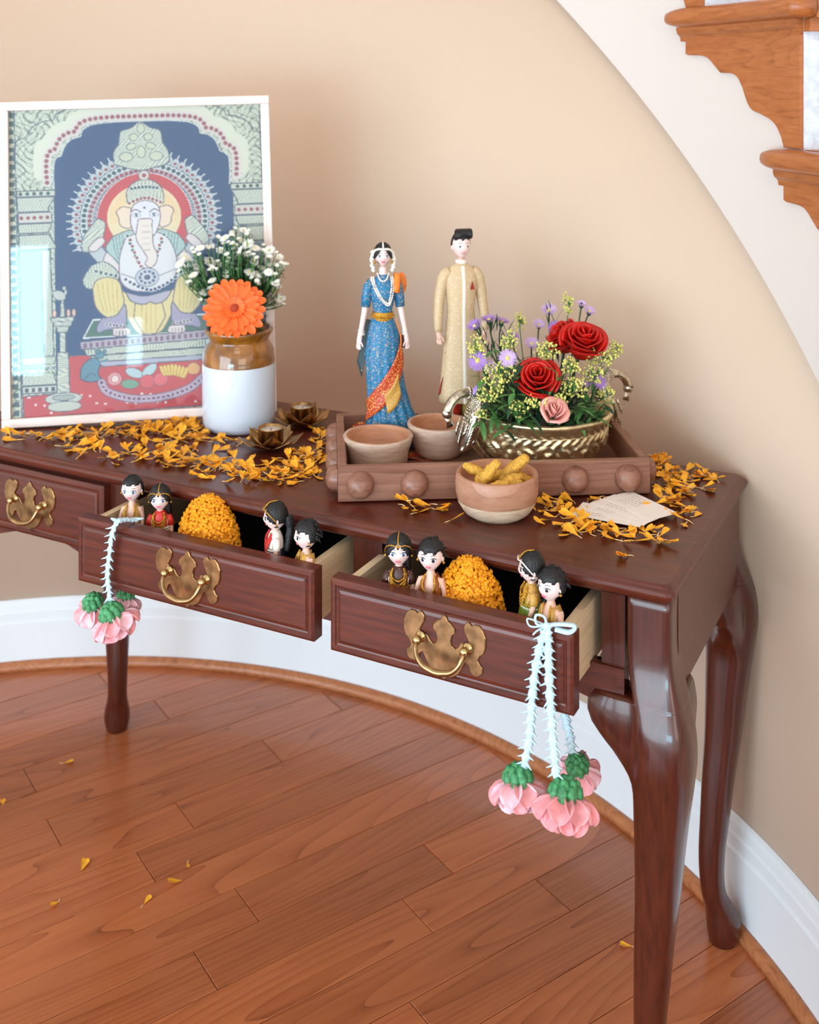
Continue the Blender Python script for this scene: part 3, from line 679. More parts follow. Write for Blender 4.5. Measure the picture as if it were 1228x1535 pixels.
# platter of fruit
pt = smooth([(415, 1255), (440, 1295), (540, 1330), (660, 1330), (770, 1300), (835, 1250)], 5); pline(pt, 34, LN); pline(pt, 28, (196, 172, 196))
for x, y in along(pt, 20): pell(x, y, 6, 6, (92, 60, 96), WH, w=1)
for x, y, rx, ry, c, ro in ((468, 1243, 28, 26, (238, 150, 150), 0), (470, 1243, 15, 14, (250, 226, 216), 0), (548, 1222, 36, 18, (190, 220, 222), .4), (610, 1215, 36, 18, (190, 220, 222), -.7), (530, 1268, 34, 18, (110, 170, 140), .1), (600, 1262, 30, 28, (226, 84, 96), 0), (655, 1255, 28, 26, (232, 100, 110), 0), (790, 1218, 26, 24, (240, 180, 110), 0)):
    pell(x, y, rx, ry, c, LN, rot=ro, w=2)
for k in range(8): pell(665+k*13, 1210+abs(k-3.5)*3+k*2, 8, 24, (240, 208, 110), (150, 120, 70), rot=-.45+k*.12, w=2)
lx, lz = PW-2*fw+.006, PH-2*fw+.006
me = bpy.data.meshes.new('artwork')
gx = (np.arange(GW)/(GW-1)-.5)*lx+PW/2; gz = PH/2+lz/2-np.arange(GH)/(GH-1)*lz
vv = np.zeros((GH, GW, 3)); vv[..., 0] = gx[None]; vv[..., 1] = .0125; vv[..., 2] = gz[:, None]
idx = np.arange(GH*GW).reshape(GH, GW); fc = np.stack([idx[:-1, :-1], idx[1:, :-1], idx[1:, 1:], idx[:-1, 1:]], -1).reshape(-1, 4)
me.vertices.add(GH*GW); me.vertices.foreach_set('co', vv.ravel()); me.loops.add(fc.size); me.loops.foreach_set('vertex_index', fc.ravel().astype(np.int32))
me.polygons.add(len(fc)); me.polygons.foreach_set('loop_start', np.arange(len(fc), dtype=np.int32)*4); me.polygons.foreach_set('loop_total', np.full(len(fc), 4, np.int32)); me.update(calc_edges=True)
ca = me.color_attributes.new('print', 'FLOAT_COLOR', 'POINT'); IM = IM*.84+.16*np.array([.80, .88, .94]); lin = np.where(IM <= .04045, IM/12.92, ((IM+.055)/1.055)**2.4)  # pale haze of the glass reflection is blended into the print colours
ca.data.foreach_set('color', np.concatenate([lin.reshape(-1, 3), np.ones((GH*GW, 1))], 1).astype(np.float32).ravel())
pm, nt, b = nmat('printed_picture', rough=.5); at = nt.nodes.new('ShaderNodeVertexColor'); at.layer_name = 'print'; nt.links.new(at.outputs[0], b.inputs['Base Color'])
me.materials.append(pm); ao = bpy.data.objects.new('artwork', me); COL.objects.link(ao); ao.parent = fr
gm = bpy.data.materials.new('picture_glass'); gm.use_nodes = True; nt = gm.node_tree; nt.nodes.clear()
o_ = nt.nodes.new('ShaderNodeOutputMaterial'); mx = nt.nodes.new('ShaderNodeMixShader'); tr_ = nt.nodes.new('ShaderNodeBsdfTransparent'); gl = nt.nodes.new('ShaderNodeBsdfGlossy'); fe = nt.nodes.new('ShaderNodeFresnel')
gl.inputs['Roughness'].default_value = .015; fe.inputs[0].default_value = 1.65
nt.links.new(fe.outputs[0], mx.inputs[0]); nt.links.new(tr_.outputs[0], mx.inputs[1]); nt.links.new(gl.outputs[0], mx.inputs[2]); nt.links.new(mx.outputs[0], o_.inputs[0])
m = MB(); m.add([(fw-.001, .008, fw-.001), (PW-fw+.001, .008, fw-.001), (PW-fw+.001, .008, PH-fw+.001), (fw-.001, .008, PH-fw+.001)], [(0, 1, 2, 3)], smooth=False); m.build('glass_pane', gm, fr)

# ---------------------------------------------------------------- jar with flowers
def W3(px, py, y): return Vector(((px-614)/F*y, y, CH-(py-HOR)/F*y))
jl = Vector(((358-614)/F*2.125, 2.125, .76))
jar = thing('stoneware_jar', 'white stoneware jar with a glossy amber-glazed neck holding flowers beside the picture', 'jar', jl)
m = MB(); m.lathe([(0, .0), (.058, 0), (.064, .003), (.0675, .012), (.0685, .03), (.0685, .118), (.068, .122)], 56, caps=(True, False)); m.build('jar_body', ceram_w, jar)
m = MB(); m.lathe([(.068, .122), (.0685, .125), (.0675, .127), (.068, .131), (.0672, .134), (.066, .146), (.060, .158), (.0565, .164), (.0565, .168), (.0615, .176), (.0645, .181), (.0640, .186), (.0605, .188), (.056, .185), (.053, .176), (.052, .160), (.060, .145), (.062, .10), (.062, .01), (0, .008)], 56, caps=(False, True)); m.build('glazed_neck', ceram_b, jar)

def leaf_mb(m, p, d, ln, w, up=Vector((0, 0, 1)), bend=.2, mat=0, fold=.25, seg=6):
    p, d = Vector(p), Vector(d).normalized(); s_ = d.cross(up)
    if s_.length < 1e-3: s_ = Vector((1, 0, 0))
    s_.normalize(); u_ = s_.cross(d)
    vs_ = []; fs = []
    for i in range(seg+1):
        t = i/seg; wd = w*sin(pi*min(1, t*.92+.06))**.8*(1-t*.25) if t < 1 else .0002
        c = p+d*ln*t-u_*bend*ln*t*t
        vs_ += [c-s_*wd/2+u_*fold*wd*.5, c, c+s_*wd/2+u_*fold*wd*.5]
    for i in range(seg):
        a = i*3; fs += [(a, a+1, a+4, a+3), (a+1, a+2, a+5, a+4)]
    m.add(vs_, fs, mat)
def daisy(m, c, nrm, r, n, w, mats=(0, 1), cup=.1, cr_=.22, layers=1):
    nrm = Vector(nrm).normalized(); a_ = nrm.orthogonal().normalized(); b_ = nrm.cross(a_)
    for k in range(n*layers):
        an = 2*pi*k/n+(.5*2*pi/n if k >= n else 0)+rnd.uniform(-.05, .05); d = (a_*cos(an)+b_*sin(an)+nrm*(cup+(.15 if k >= n else 0)+rnd.uniform(-.06, .06))).normalized()
        leaf_mb(m, Vector(c)+d*r*cr_*.6, d, r*(1-cr_*.6)*rnd.uniform(.9, 1.05), w, nrm, bend=.12, mat=mats[0], fold=.1, seg=3)
    m.ball(c, (r*cr_,)*3, mats[1], 8)
mouth = jl+Vector((0, 0, .175))
# gerbera
gc = W3(352, 463, 2.06); gt = thing('orange_gerbera', 'large orange gerbera daisy at the front of the stoneware jar', 'flower', gc)
gn = Vector((.02, -.86, .50)).normalized(); ga = gn.orthogonal().normalized(); gb_ = gn.cross(ga)
def gpet(name, r0, ln, w, cup, bend, n, ph, mat, jit=.07):
    for k in range(n):
        an = 2*pi*(k+ph)/n+rnd.uniform(-jit, jit)*.5; d = (ga*cos(an)+gb_*sin(an)+gn*(cup+rnd.uniform(-.05, .05))).normalized()
        L2 = ln*rnd.uniform(.90, 1.06); sd = d.cross(gn).normalized(); up_ = sd.cross(d); m = MB()
        m.grid(lambda u, v: (lambda v: d*(r0+L2*v)+sd*(u-.5)*w*(.30+.70*min(1, v/.6))*(1 if v < .78 else sqrt(max(.05, 1-((v-.78)/.22)**2*.95)))-up_*(bend*L2*v*v)+up_*abs(u-.5)*w*.25)(1-(1-v)**1.6), 5, 9)
        m.build(name, mat, gt)
def leafround(m, p, d, ln, w, up, bend): pass
gpet('petal', .010, .049, .0150, .10, .10, 22, 0, gerb); gpet('petal', .008, .039, .0125, .26, .12, 20, .5, gerb); gpet('petal', .006, .018, .006, .55, .1, 18, .2, gerb)
m = MB(); m.ball((0, 0, 0), (.010, .010, .010)); m.build('flower_centre', gerbc, gt)
m = MB(); m.tube(cr([-gn*.004, Vector((0, .02, -.03)), jl-gc+Vector((-.01, -.02, .14)), jl-gc+Vector((-.01, .0, .03))], 6), .003, 8); m.build('stem', leafm, gt)
# white aster stems
tips = [(278, 385), (300, 372), (326, 398), (318, 420), (345, 398), (331, 375), (352, 375), (362, 360), (357, 385), (381, 392), (371, 380), (392, 402), (410, 398), (418, 385), (413, 425), (420, 448), (340, 412), (306, 438), (312, 455), (300, 437), (325, 425), (290, 412), (337, 357), (383, 372), (395, 420), (375, 408), (296, 400), (404, 375), (419, 400), (270, 395), (350, 350), (365, 345), (372, 366), (314, 392), (330, 440), (386, 412), (403, 408)]
r3 = random.Random(11)
stems = [(-.035, .0), (.0, .01), (.035, .0), (.015, .02), (-.015, -.0)]
groups_ = [[] for _ in stems]
for t in tips:
    q = min(range(5), key=lambda i: abs((t[0]-[290, 330, 412, 380, 352][i]))+r3.uniform(0, 8)); groups_[q].append(t)
for si, g in enumerate(groups_):
    base = jl+Vector((stems[si][0]*.6, stems[si][1], .03)); neck = jl+Vector((stems[si][0]*1.2, stems[si][1], .185))
    t = thing('white_aster_stem', ['white aster stem leaning left out of the jar', 'white aster stem above the gerbera to its left', 'white aster stem leaning right past the frame edge', 'white aster stem at the back right of the jar', 'white aster stem standing tallest behind the gerbera'][si], 'flower', base, group=None)
    cxp = sum(a for a, _ in g)/len(g); cyp = sum(b for _, b in g)/len(g); hub = W3((cxp+358)/2, (cyp+500)/2+8, 2.14)
    m = MB(); m.tube(cr([Vector((0, 0, 0)), neck-base, hub-base], 5), .0016, 6); lv = MB()
    for (px, py) in g:
        for e in range(4):
            ax, ay = (px, py) if e == 0 else (px+r3.uniform(-14, 14), py+r3.uniform(-8, 16))
            p = W3(ax, ay, 2.13+r3.uniform(-.03, .03))-base
            m.tube(cr([hub-base, (hub-base)*.4+p*.6+Vector((r3.uniform(-.006, .006), 0, -.006)), p], 4), [.0011]*8+[.0007], 5)
            for i in range(20):
                f_ = r3.uniform(.1, .97); w_ = (hub-base)*(1-f_)+p*f_+Vector((r3.uniform(-.003, .003), r3.uniform(-.004, .004), 0))
                leaf_mb(lv, w_, (r3.uniform(-1, 1), r3.uniform(-1, .6), r3.uniform(-.1, 1)), r3.uniform(.010, .019), .0030, seg=3)
            fm = MB(); sz = r3.uniform(.0095, .0135) if e == 0 else r3.uniform(.005, .008)
            daisy(fm, p, (r3.uniform(-.5, .5), -.45, r3.uniform(.5, 1.1)), sz, 15 if e == 0 else 9, sz*.38, (0, 1), cup=.05 if e == 0 else .6, cr_=.20, layers=2 if e == 0 else 1)
            fm.build('blossom', [asterw, asterc], t)
    for i in range(34):
        f_ = r3.uniform(.1, 1); w_ = (neck-base)*(1-f_)+(hub-base)*f_; leaf_mb(lv, w_, (r3.uniform(-1, 1), r3.uniform(-1, .6), r3.uniform(-.2, 1)), r3.uniform(.014, .026), .0042, seg=3)
    m.build('stem', leafm, t); tag(lv.build('leaves', leafd, t), kind='stuff')

# ---------------------------------------------------------------- lotus candle holders
def lotus(loc, label, s=1.0, rz=0):
    t = thing('lotus_candle_holder', label, 'candle holder', loc, rz)
    for ring, (n, r0, ln, w, el) in enumerate(((6, .012, .050, .038, .42), (6, .012, .043, .034, .80))):
        for k in range(n):
            a = 2*pi*(k+.5*ring)/n; m = MB()
            def fn(u, v):
                uu = (u-.5)*2; wd = w*s*(sin(pi*min(1, v*.62+.16)))**1.0*(1 if v < .6 else max(0, 1-((v-.6)/.4)**1.6)); x = (r0+ln*v*cos(el))*s; z = (.003+ln*v*v*sin(el)*1.0+.004*uu*uu*(1-v))*s
                return (x*cos(a)-uu*wd/2*sin(a), x*sin(a)+uu*wd/2*cos(a), z+.0005)
            m.grid(fn, 5, 7); m.build('petal', brass_dk, t, solid=.0008)
    m = MB(); m.lathe([(.016*s, .002), (.0225*s, .006), (.0225*s, .036*s), (.0235*s, .0375*s), (.0228*s, .038*s), (.0212*s, .037*s), (.0212*s, .016*s), (0, .015*s)], 36); m.build('cup', brass_dk, t)
    c = thing('tealight_candle', label.replace('brass lotus holder', 'white tealight candle inside the brass lotus holder').replace('holder', 'holder', 1), 'candle', loc+Vector((0, 0, .0165*s)))
    m = MB(); m.lathe([(.0205*s, 0), (.0205*s, .016*s), (.0197*s, .016*s), (.0195*s, .001)], 32, caps=(True, True)); m.build('candle_cup', plain('tin', srgb(200, 196, 190), rough=.3, metal=1), c)
    m = MB(); m.lathe([(.0192*s, .001), (.0192*s, .0145*s), (.010*s, .0138*s), (0, .0138*s)], 32); m.build('wax', waxm, c)
    m = MB(); m.tube([(0, 0, .0135*s), (.001, 0, .020*s)], .0007, 5); m.build('wick', eyed, c)
l1 = T(406, 672, .76); lotus(Vector((l1.x, l1.y, .76)), 'brass lotus holder in front of the jar', 1.0, .2)
l2 = T(452, 641, .76); lotus(Vector((l2.x, l2.y+.015, .76)), 'brass lotus holder farther back behind the first, out of focus', 1.0, .5)

# ---------------------------------------------------------------- wooden tray
tl = T(507, 755, .76); tr2 = T(975, 742, .76); tdir = (tr2-tl); TWd = tdir.length; trot = atan2(tdir.y, tdir.x)
tray = thing('wooden_tray', 'brown wooden serving tray with half-round knobs along its sides', 'tray', tl, trot)
TD, TH_, tk = .285, .056, .013
m = MB(); m.box((TWd/2, TD/2, .008), (TWd-.02, TD-.02, .008)); m.build('tray_floor', acacia, tray)
m = MB(); m.box((TWd/2, tk/2, TH_/2+.001), (TWd, tk, TH_-.002), bevel=.0015); m.build('tray_side', acacia, tray)
m = MB(); m.box((TWd/2, TD-tk/2, TH_/2+.001), (TWd, tk, TH_-.002), bevel=.0015); m.build('tray_side', acacia, tray)
for x in (tk/2, TWd-tk/2):
    m = MB(); m.box((x, TD/2, TH_/2+.001), (tk, TD-2*tk-.0004, TH_-.002), bevel=.0015); m.build('tray_side', acacia, tray)
def knob(x, y, rz):
    m = MB(); M_ = Mx((x, y, .028), (pi/2, 0, rz)); m.lathe([(.0215, .0), (.0215, .0015), (.0205, .0035), (.0203, .006), (.0185, .011), (.0145, .0155), (.008, .0185), (0, .0195)], 28, M=M_); m.build('knob', acacia, tray)
for k in range(6): knob(.034+(TWd-.070)*k/5, 0, 0); knob(.034+(TWd-.070)*k/5, TD, pi)
for k in range(4): knob(0, .035+(TD-.07)*k/3, -pi/2); knob(TWd, .035+(TD-.07)*k/3, pi/2)
TZ0 = .7725                                           # top of the tray floor

def bowl(loc, r, h, label, low=False, foot=.6):
    t = thing('wooden_bowl', label, 'bowl', loc)
    split = .42
    if low: outer = [(0, 0), (r*.62, 0), (r*.80, h*.12), (r*.93, h*.32), (r*.99, h*.55), (r, h*.75), (r*.985, h*.97), (r*.965, h)]
    else: outer = [(0, 0), (r*foot, 0), (r*(foot+.12), h*.12), (r*.86, h*.45), (r*.95, h*.75), (r, h*.96), (r*.985, h)]
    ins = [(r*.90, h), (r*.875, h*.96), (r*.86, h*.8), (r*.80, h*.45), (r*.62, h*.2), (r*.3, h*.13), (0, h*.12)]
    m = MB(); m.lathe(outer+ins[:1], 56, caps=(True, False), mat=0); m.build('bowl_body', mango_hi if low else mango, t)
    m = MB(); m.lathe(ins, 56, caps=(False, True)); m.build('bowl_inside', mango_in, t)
    if low:
        m = MB(); m.lathe([(r*.55, -.0001), (r*.622, -.0001), (r*.803, h*.12), (r*.933, h*.32), (r*.962, h*.405)], 56, caps=(False, False)); m.build('pale_lower_band', mango_lo, t)
    return t
bl = T(745, 781, .76); bl = Vector((bl.x, bl.y+.035, .76))
bl = Vector(((745-614)/F*1.69, 1.69, .76))
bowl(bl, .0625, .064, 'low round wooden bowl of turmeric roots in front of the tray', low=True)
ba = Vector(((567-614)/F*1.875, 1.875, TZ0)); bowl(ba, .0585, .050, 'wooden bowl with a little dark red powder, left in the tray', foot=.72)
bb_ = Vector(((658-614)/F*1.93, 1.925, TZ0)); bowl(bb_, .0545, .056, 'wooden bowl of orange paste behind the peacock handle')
m = MB(); m.lathe([(0, .008), (.026, .0085), (.034, .012), (.036, .0165), (.035, .019), (.026, .0215), (.018, .020), (.008, .022), (0, .0225)], 40); o = m.build('turmeric_paste', turmp, loc=bb_+Vector((0, 0, .009))); tag(o, 'orange turmeric paste filling the bottom of the wooden bowl', 'paste', kind='stuff')
m = MB()
for i in range(60):
    a, q = rnd.uniform(0, 2*pi), rnd.uniform(0, .024); m.ball((q*cos(a), .012+q*sin(a)*.8, rnd.uniform(0, .004)), (rnd.uniform(.003, .006), .004, rnd.uniform(.002, .004)), 0, 6)
tag(m.build('kumkum_powder', kumk, loc=ba+Vector((0, 0, .0095))), 'dark red kumkum powder clumped at the bottom of the left bowl', 'powder', kind='stuff')
# turmeric roots
def root(loc, rot, ln, r, label, k):
    rr = random.Random(k); m = MB(); n = 9; P = []; Q = []
    for i in range(n):
        t = i/(n-1); P.append(((t-.5)*ln, sin(t*pi)*ln*.10*rr.uniform(.5, 1.2), 0)); Q.append(r*(max(.25, sin(pi*(t*.86+.07))**.6)*rr.uniform(.86, 1.1)))
    m.tube(cr(P, 2), [Q[min(n-1, i//2)] for i in range(2*(n-1)+1)], 10)
    for j in range(2): t = rr.uniform(.25, .7); m.ball(((t-.5)*ln, r*.5, r*.4), r*.5, 0, 8)
    o = m.build('turmeric_root', turm, loc=loc, rot=rot); tag(o, label, 'turmeric root', 'turmeric roots in the front bowl'); return o
for i, (px, py, y, ro, ln, r, lb) in enumerate([
    (716, 705, 1.70, (0, -.25, 2.75), .045, .0085, 'turmeric root poking out over the bowl rim at the left'),
    (733, 712, 1.665, (0, -.85, .35), .050, .0095, 'turmeric root leaning upright near the bowl centre'),
    (770, 704, 1.69, (0, -.72, .1), .058, .0100, 'longest turmeric root, sticking up highest at the right'),
    (768, 720, 1.665, (0, -.15, .5), .036, .0085, 'short turmeric root lying under the longest one'),
    (780, 717, 1.695, (0, .15, -.3), .036, .0085, 'dark-tipped turmeric root against the right wall of the bowl'),
    (748, 729, 1.645, (0, -.15, .3), .034, .0070, 'small curved turmeric root lying at the front of the bowl'),
    (764, 727, 1.658, (0, -.12, .12), .040, .0068, 'slim turmeric root lying flat along the front rim'),
    (720, 719, 1.672, (0, -.4, 1.2), .030, .0075, 'stubby turmeric root at the left wall of the bowl'),
    (750, 715, 1.70, (0, 0, .3), .050, .0095, 'turmeric root under the crossed roots at the back')]):
    root(W3(px, py, y), ro, ln, r, lb, i)

# ---------------------------------------------------------------- marigold petals
def marigold_petal(seed, tail=True):
    rr = random.Random(seed); m = MB(); ln = rr.uniform(.016, .024); w = rr.uniform(.008, .013); ph = rr.uniform(0, 6); cu = rr.uniform(.1, .4); fo = rr.uniform(.2, .9)
    def fn(u, v):
        uu = (u-.5)*2; wd = w*(.16+.84*min(1, v*1.35)**1.2)*(1 if v < .85 else 1-.25*((v-.85)/.15))
        return (ln*v*(1-.08*uu*uu)+(.0008*sin(uu*9+ph) if v > .9 else 0), uu*wd/2, .001+.0035*v*cu*3*v+fo*.003*uu*uu*v+.0011*sin(uu*7+ph)*v)
    m.grid(fn, 5, 5)
    if tail:
        tl_ = rr.uniform(.006, .014); b = rr.uniform(-.004, .004); m.tube([(0, 0, .001), (-tl_*.5, b*.6, .0015), (-tl_, b*2, .001)], [.0008, .0006, .0004], 4, mat=1)
    return m
pm_ = [marigold_petal(k, k % 3 != 2) for k in range(7)]
pmesh = [p.build('marigold_petal', [marig, marig_tail]) for p in pm_]
blocked = [(.33, 1.70, .050), (jl.x, jl.y, .070), (bl.x, bl.y, .045), (l1.x, l1.y, .03)]
tinv = Matrix.LocRotScale(tl, Euler((0, 0, trot)), Vector((1, 1, 1))).inverted(); finv = Matrix.LocRotScale(fr_loc, Euler((0, 0, R(7.2))), Vector((1, 1, 1))).inverted()
def okp(p):
    for x, y, r in blocked:
        if hypot(p.x-x, p.y-y) < r: return False
    q = tinv @ Vector((p.x, p.y, .76))
    if -.028 < q.x < TWd+.028 and -.016 < q.y < TD+.03: return False
    q = finv @ Vector((p.x, p.y, .76))
    if -.01 < q.x < PW+.02 and -.012 < q.y < .25: return False
    d = Vector((p.x, p.y, 0))-P0; s_, y = d.dot(U), d.dot(V)
    return .012 < s_ < DW-.02 and .016 < y < DD-.015
left = [(20, 655, 20, 4, 8), (90, 656, 40, 6, 26), (150, 652, 42, 8, 34), (235, 640, 34, 7, 40), (265, 655, 36, 10, 48), (210, 682, 48, 9, 34), (285, 690, 38, 10, 40), (340, 702, 34, 10, 38), (135, 678, 20, 5, 8), (195, 690, 16, 4, 4), (345, 668, 16, 5, 8), (430, 704, 30, 9, 36), (465, 690, 18, 9, 26), (485, 668, 10, 12, 14), (395, 716, 34, 6, 20), (450, 716, 26, 5, 18), (292, 642, 16, 6, 10)]
right = [(632, 763, 22, 3, 13), (676, 780, 3, 2, 1), (826, 768, 16, 7, 12), (862, 778, 26, 9, 22), (905, 800, 34, 9, 22), (845, 752, 12, 4, 6), (882, 746, 14, 3, 4), (942, 803, 24, 6, 12), (985, 700, 12, 7, 18), (1005, 718, 16, 8, 24), (1024, 738, 16, 8, 22), (1050, 710, 15, 8, 16), (1076, 722, 4, 3, 2), (1000, 752, 14, 7, 14), (1020, 775, 18, 7, 12), (985, 812, 9, 5, 6), (928, 831, 3, 2, 1), (943, 834, 2, 1, 1), (975, 692, 4, 4, 4)]
r5 = random.Random(21); cand = []
for reg, lst in (('L', left), ('R', right)):
    for cx_, cy_, sx_, sy_, n in lst:
        got = 0; tries = 0
        while got < n and tries < 400:
            tries += 1; p = T(max(-30, r5.gauss(cx_, sx_*.8)), min(860, max(600, r5.gauss(cy_, sy_*.8))), .76)
            if okp(p): cand.append((p, reg)); got += 1
cand.sort(key=lambda c: c[0].y)
zc = {}
def rest(p):
    key = (int(p.x/.013), int(p.y/.013)); k = zc.get(key, 0); zc[key] = k+1; return .7605+.0032*min(k, 3)
single = cand[:292]; extra = cand[292:]
glab = {'L': ('loose marigold petal with a pale thread tail, scattered left of the tray', 'marigold petals scattered in front of the picture and jar'), 'R': ('loose marigold petal lying on the desk between the tray and its right end', 'marigold petals scattered to the front and right of the tray')}
for i, (p, reg) in enumerate(single):
    o = pmesh[i] if i < 7 else pmesh[i % 7].copy()
    if i >= 7: COL.objects.link(o)
    o.location = (p.x, p.y, rest(p)); o.rotation_euler = (r5.uniform(-.35, .35), r5.uniform(-.35, .1), r5.uniform(0, 6.28)); s_ = r5.uniform(.85, 1.25); o.scale = (s_, s_, s_)
    tag(o, glab[reg][0], 'flower petal', glab[reg][1])
m = MB()
for i, (p, reg) in enumerate(extra):
    s_ = r5.uniform(.9, 1.3); M_ = Mx((p.x, p.y, rest(p)), (r5.uniform(-.35, .35), r5.uniform(-.35, .1), r5.uniform(0, 6.28)), s_); q = pm_[i % 7]
    o0 = len(m.v); m.v += [tuple(M_ @ Vector(v)) for v in q.v]; m.f += [tuple(a+o0 for a in f) for f in q.f]; m.m += q.m; m.sm += q.sm
if extra: tag(m.build('marigold_petals', [marig, marig_tail]), 'drift of loose marigold petals at the foot of the picture frame', 'flower petals', kind='stuff')
for i, (px, py, a, lb) in enumerate([(95, 1145, .3, 'marigold petal on the floor beside the far left desk leg'), (5, 1207, 2, 'marigold petal on the floor at the left edge of the photo'), (122, 1306, 1.5, 'broad yellow petal on the floor, largest of the floor petals'), (88, 1353, 4, 'tiny marigold petal on the floor below the broad one'), (281, 1294, 5, 'curled marigold petal on the floor, uppermost of the three in the centre'), (273, 1321, 3.5, 'short marigold petal on the floor, middle of the three in the centre'), (216, 1356, 1.2, 'marigold petal with upright tail on the floor, lowest of the three in the centre'), (948, 1420, 3, 'thin petal on the floor just left of the front leg')]):
    p = T(px, py, 0); o = pmesh[i % 7].copy(); COL.objects.link(o); o.location = (p.x, p.y, .0006); o.rotation_euler = (0, 0, a); s_ = 1.2 if i in (2, 5) else .9; o.scale = (s_, s_, s_); tag(o, lb, 'flower petal')
    if 'group' in o: del o['group']

# ---------------------------------------------------------------- cards
for i, lb in enumerate(['lowest card of the white card fan, sticking out farthest left', 'second white card from the bottom of the fan', 'third white card of the fan, just under the top card', 'top white card of the fan, printed with small lines of text']):
    q_ = i/3; c = thing('printed_card', lb, 'card', (.300+.050*q_, 1.676+.029*q_, .7650+.0009*i), rot=(0, 0, R(-27-33*q_)))
    m = MB(); m.box((0, 0, 0), (.104, .056, .0006)); m.build('card_sheet', cardm, c)
    m = MB(); rr = random.Random(i)
    for k in range(6):
        y = .019-k*.0068; w_ = rr.uniform(.018, .05)
        for q in range(5): m.box((-.034+w_*q/5+w_*.09, y, .00035), (w_/5*.75, .0010, .0001))
    tag(m.build('print_lines', inkm, c), kind='stuff')

# ---------------------------------------------------------------- brass urli with peacock handles
ul = Vector(((812-614)/F*1.915, 1.915, TZ0)); UR = R(25.6); ur = .120
urli = thing('brass_urli', 'embossed brass urli bowl with peacock handles, full of flowers, right in the tray', 'bowl', ul, UR)
uprof = [(0, 0), (.066, 0), (.074, .003), (.090, .010), (.103, .022), (.109, .036), (.111, .048), (.112, .058), (.112, .064), (.1145, .070), (.119, .077), (.121, .082), (.1205, .085), (.118, .0865), (.115, .085), (.110, .076), (.107, .066), (.105, .05), (.098, .024), (.070, .008), (0, .006)]
ubrass = plain('embossed_urli_brass', srgb(244, 226, 182), rough=.36, metal=1, var=.25, bscale=60)
m = MB(); P = cr([(r, z, 0) for r, z in uprof], 4); seg = 220; rings = []
for p in P:
    r, z = p.x, max(0, p.y); rg = []
    inside = P.index(p) > 13*4 if False else False
    for j in range(seg):
        a = 2*pi*j/seg; d = 0
        if r > .094 and .012 < z < .074 and r > .1065-(0.03 if z < .03 else 0):
            if z > .050: d = .0012*(1 if sin(a*44+abs(z-.062)*500) > 0 else -.3)              # leaf band
            else:
                q = sin(a*11+2.2*sin((z-.03)*120))*cos((z-.030)*150+2*cos(a*11)); d = .0024*math.tanh(3*sin(4*q+a*11))
            if P.index(p) > 50: d = 0
        rg.append(((r+d)*cos(a), (r+d)*sin(a), z))
    rings.append(rg)
m.loft(rings); m.build('bowl_body', ubrass, urli)
def peacock(sgn):
    # profile in the plane x (outward) / z, at the rim
    def P_(x, z): return (sgn*(ur+x), 0, z)
    node = [(.037, .030, .002), (.027, .0385, .009), (.017, .0605, .0160), (.009, .083, .0180), (.004, .103, .0145), (.008, .117, .0105), (.022, .1250, .0088), (.042, .1220, .0086), (.056, .1095, .0086), (.061, .098, .0088)]
    C_ = cr([(x, z, r) for x, z, r in node], 4); body = [Vector(P_(p.x, p.y)) for p in C_]; Rr = [max(.001, p.z) for p in C_]
    m = MB(); m.tube(body, Rr, 20, flat=.9); pb = m.build('peacock_handle', silver, urli)
    m = MB(); m.ball(P_(.0605, .0965), (.0100, .0090, .0098), 0, 14)
    m.tube([P_(.060, .090), P_(.058, .083), P_(.055, .074)], [.0065, .0045, .0080], 10, flat=.4); m.build('head', silver, pb)
    for s_ in (-1, 1):
        m = MB(); m.ball((P_(.063, .099)[0], s_*.0085, .099), .0020, 0, 6); m.build('eye', eyed, pb)
        m = MB()
        for q in range(7):
            t0 = .05+q*.10
            for w_ in range(3):
                x0, z0_ = .000+.013*w_+.020*t0, .093-.055*t0-.003*w_; ln_ = .030-.004*w_
                dv = Vector((.42, 0, -.9)).normalized(); p0 = Vector((x0, s_*(.0165-.0035*abs(w_-1)-.004*t0), z0_)); p1 = p0+dv*ln_*(1-.25*t0)
                if p1.x > .040 or p1.z < .030: continue
                m.tube([P_(p0.x, p0.z)[:1]+(p0.y, p0.z), ((P_(p0.x, 0)[0]+P_(p1.x, 0)[0])/2, p0.y+s_*.0015, (p0.z+p1.z)/2), P_(p1.x, p1.z)[:1]+(p1.y*.8, p1.z)], [.0022, .0034, .0012], 6, flat=.5)
        m.build('wing', silver, pb)
    m = MB()
    for i in range(10, len(body)-12):
        c = body[i]; r_ = Rr[i]; tn = (body[i+1]-body[i-1]).normalized(); a_ = Vector((0, 1, 0)); b_ = tn.cross(a_)
        for k in range(14):
            an = 2*pi*(k+.5*(i % 2))/14; d = a_*cos(an)*.9+b_*sin(an); m.ball(c+d*r_, .0024, 0, 6)
    tag(m.build('feather_scales', silver, pb), kind='stuff')
    tl_ = cr([P_(.018, .052), P_(.008, .036), P_(-.006, .018), P_(-.020, .006), P_(-.034, .002)], 4)
    m = MB(); m.tube(tl_, [.0080-.003*i/(len(tl_)-1) for i in range(len(tl_))], 10, flat=.7); m.build('tail', silver, pb)
peacock(-1); peacock(1)
m = MB()
rings = [[(r_*cos(2*pi*j/40), r_*sin(2*pi*j/40), z+.002*sin(j*2.3+r_*300)) for j in range(40)] for r_, z in ((.001, .066), (.03, .068), (.06, .066), (.09, .062), (.1045, .058))]
m.loft(rings, caps=(True, False)); rr = random.Random(77)
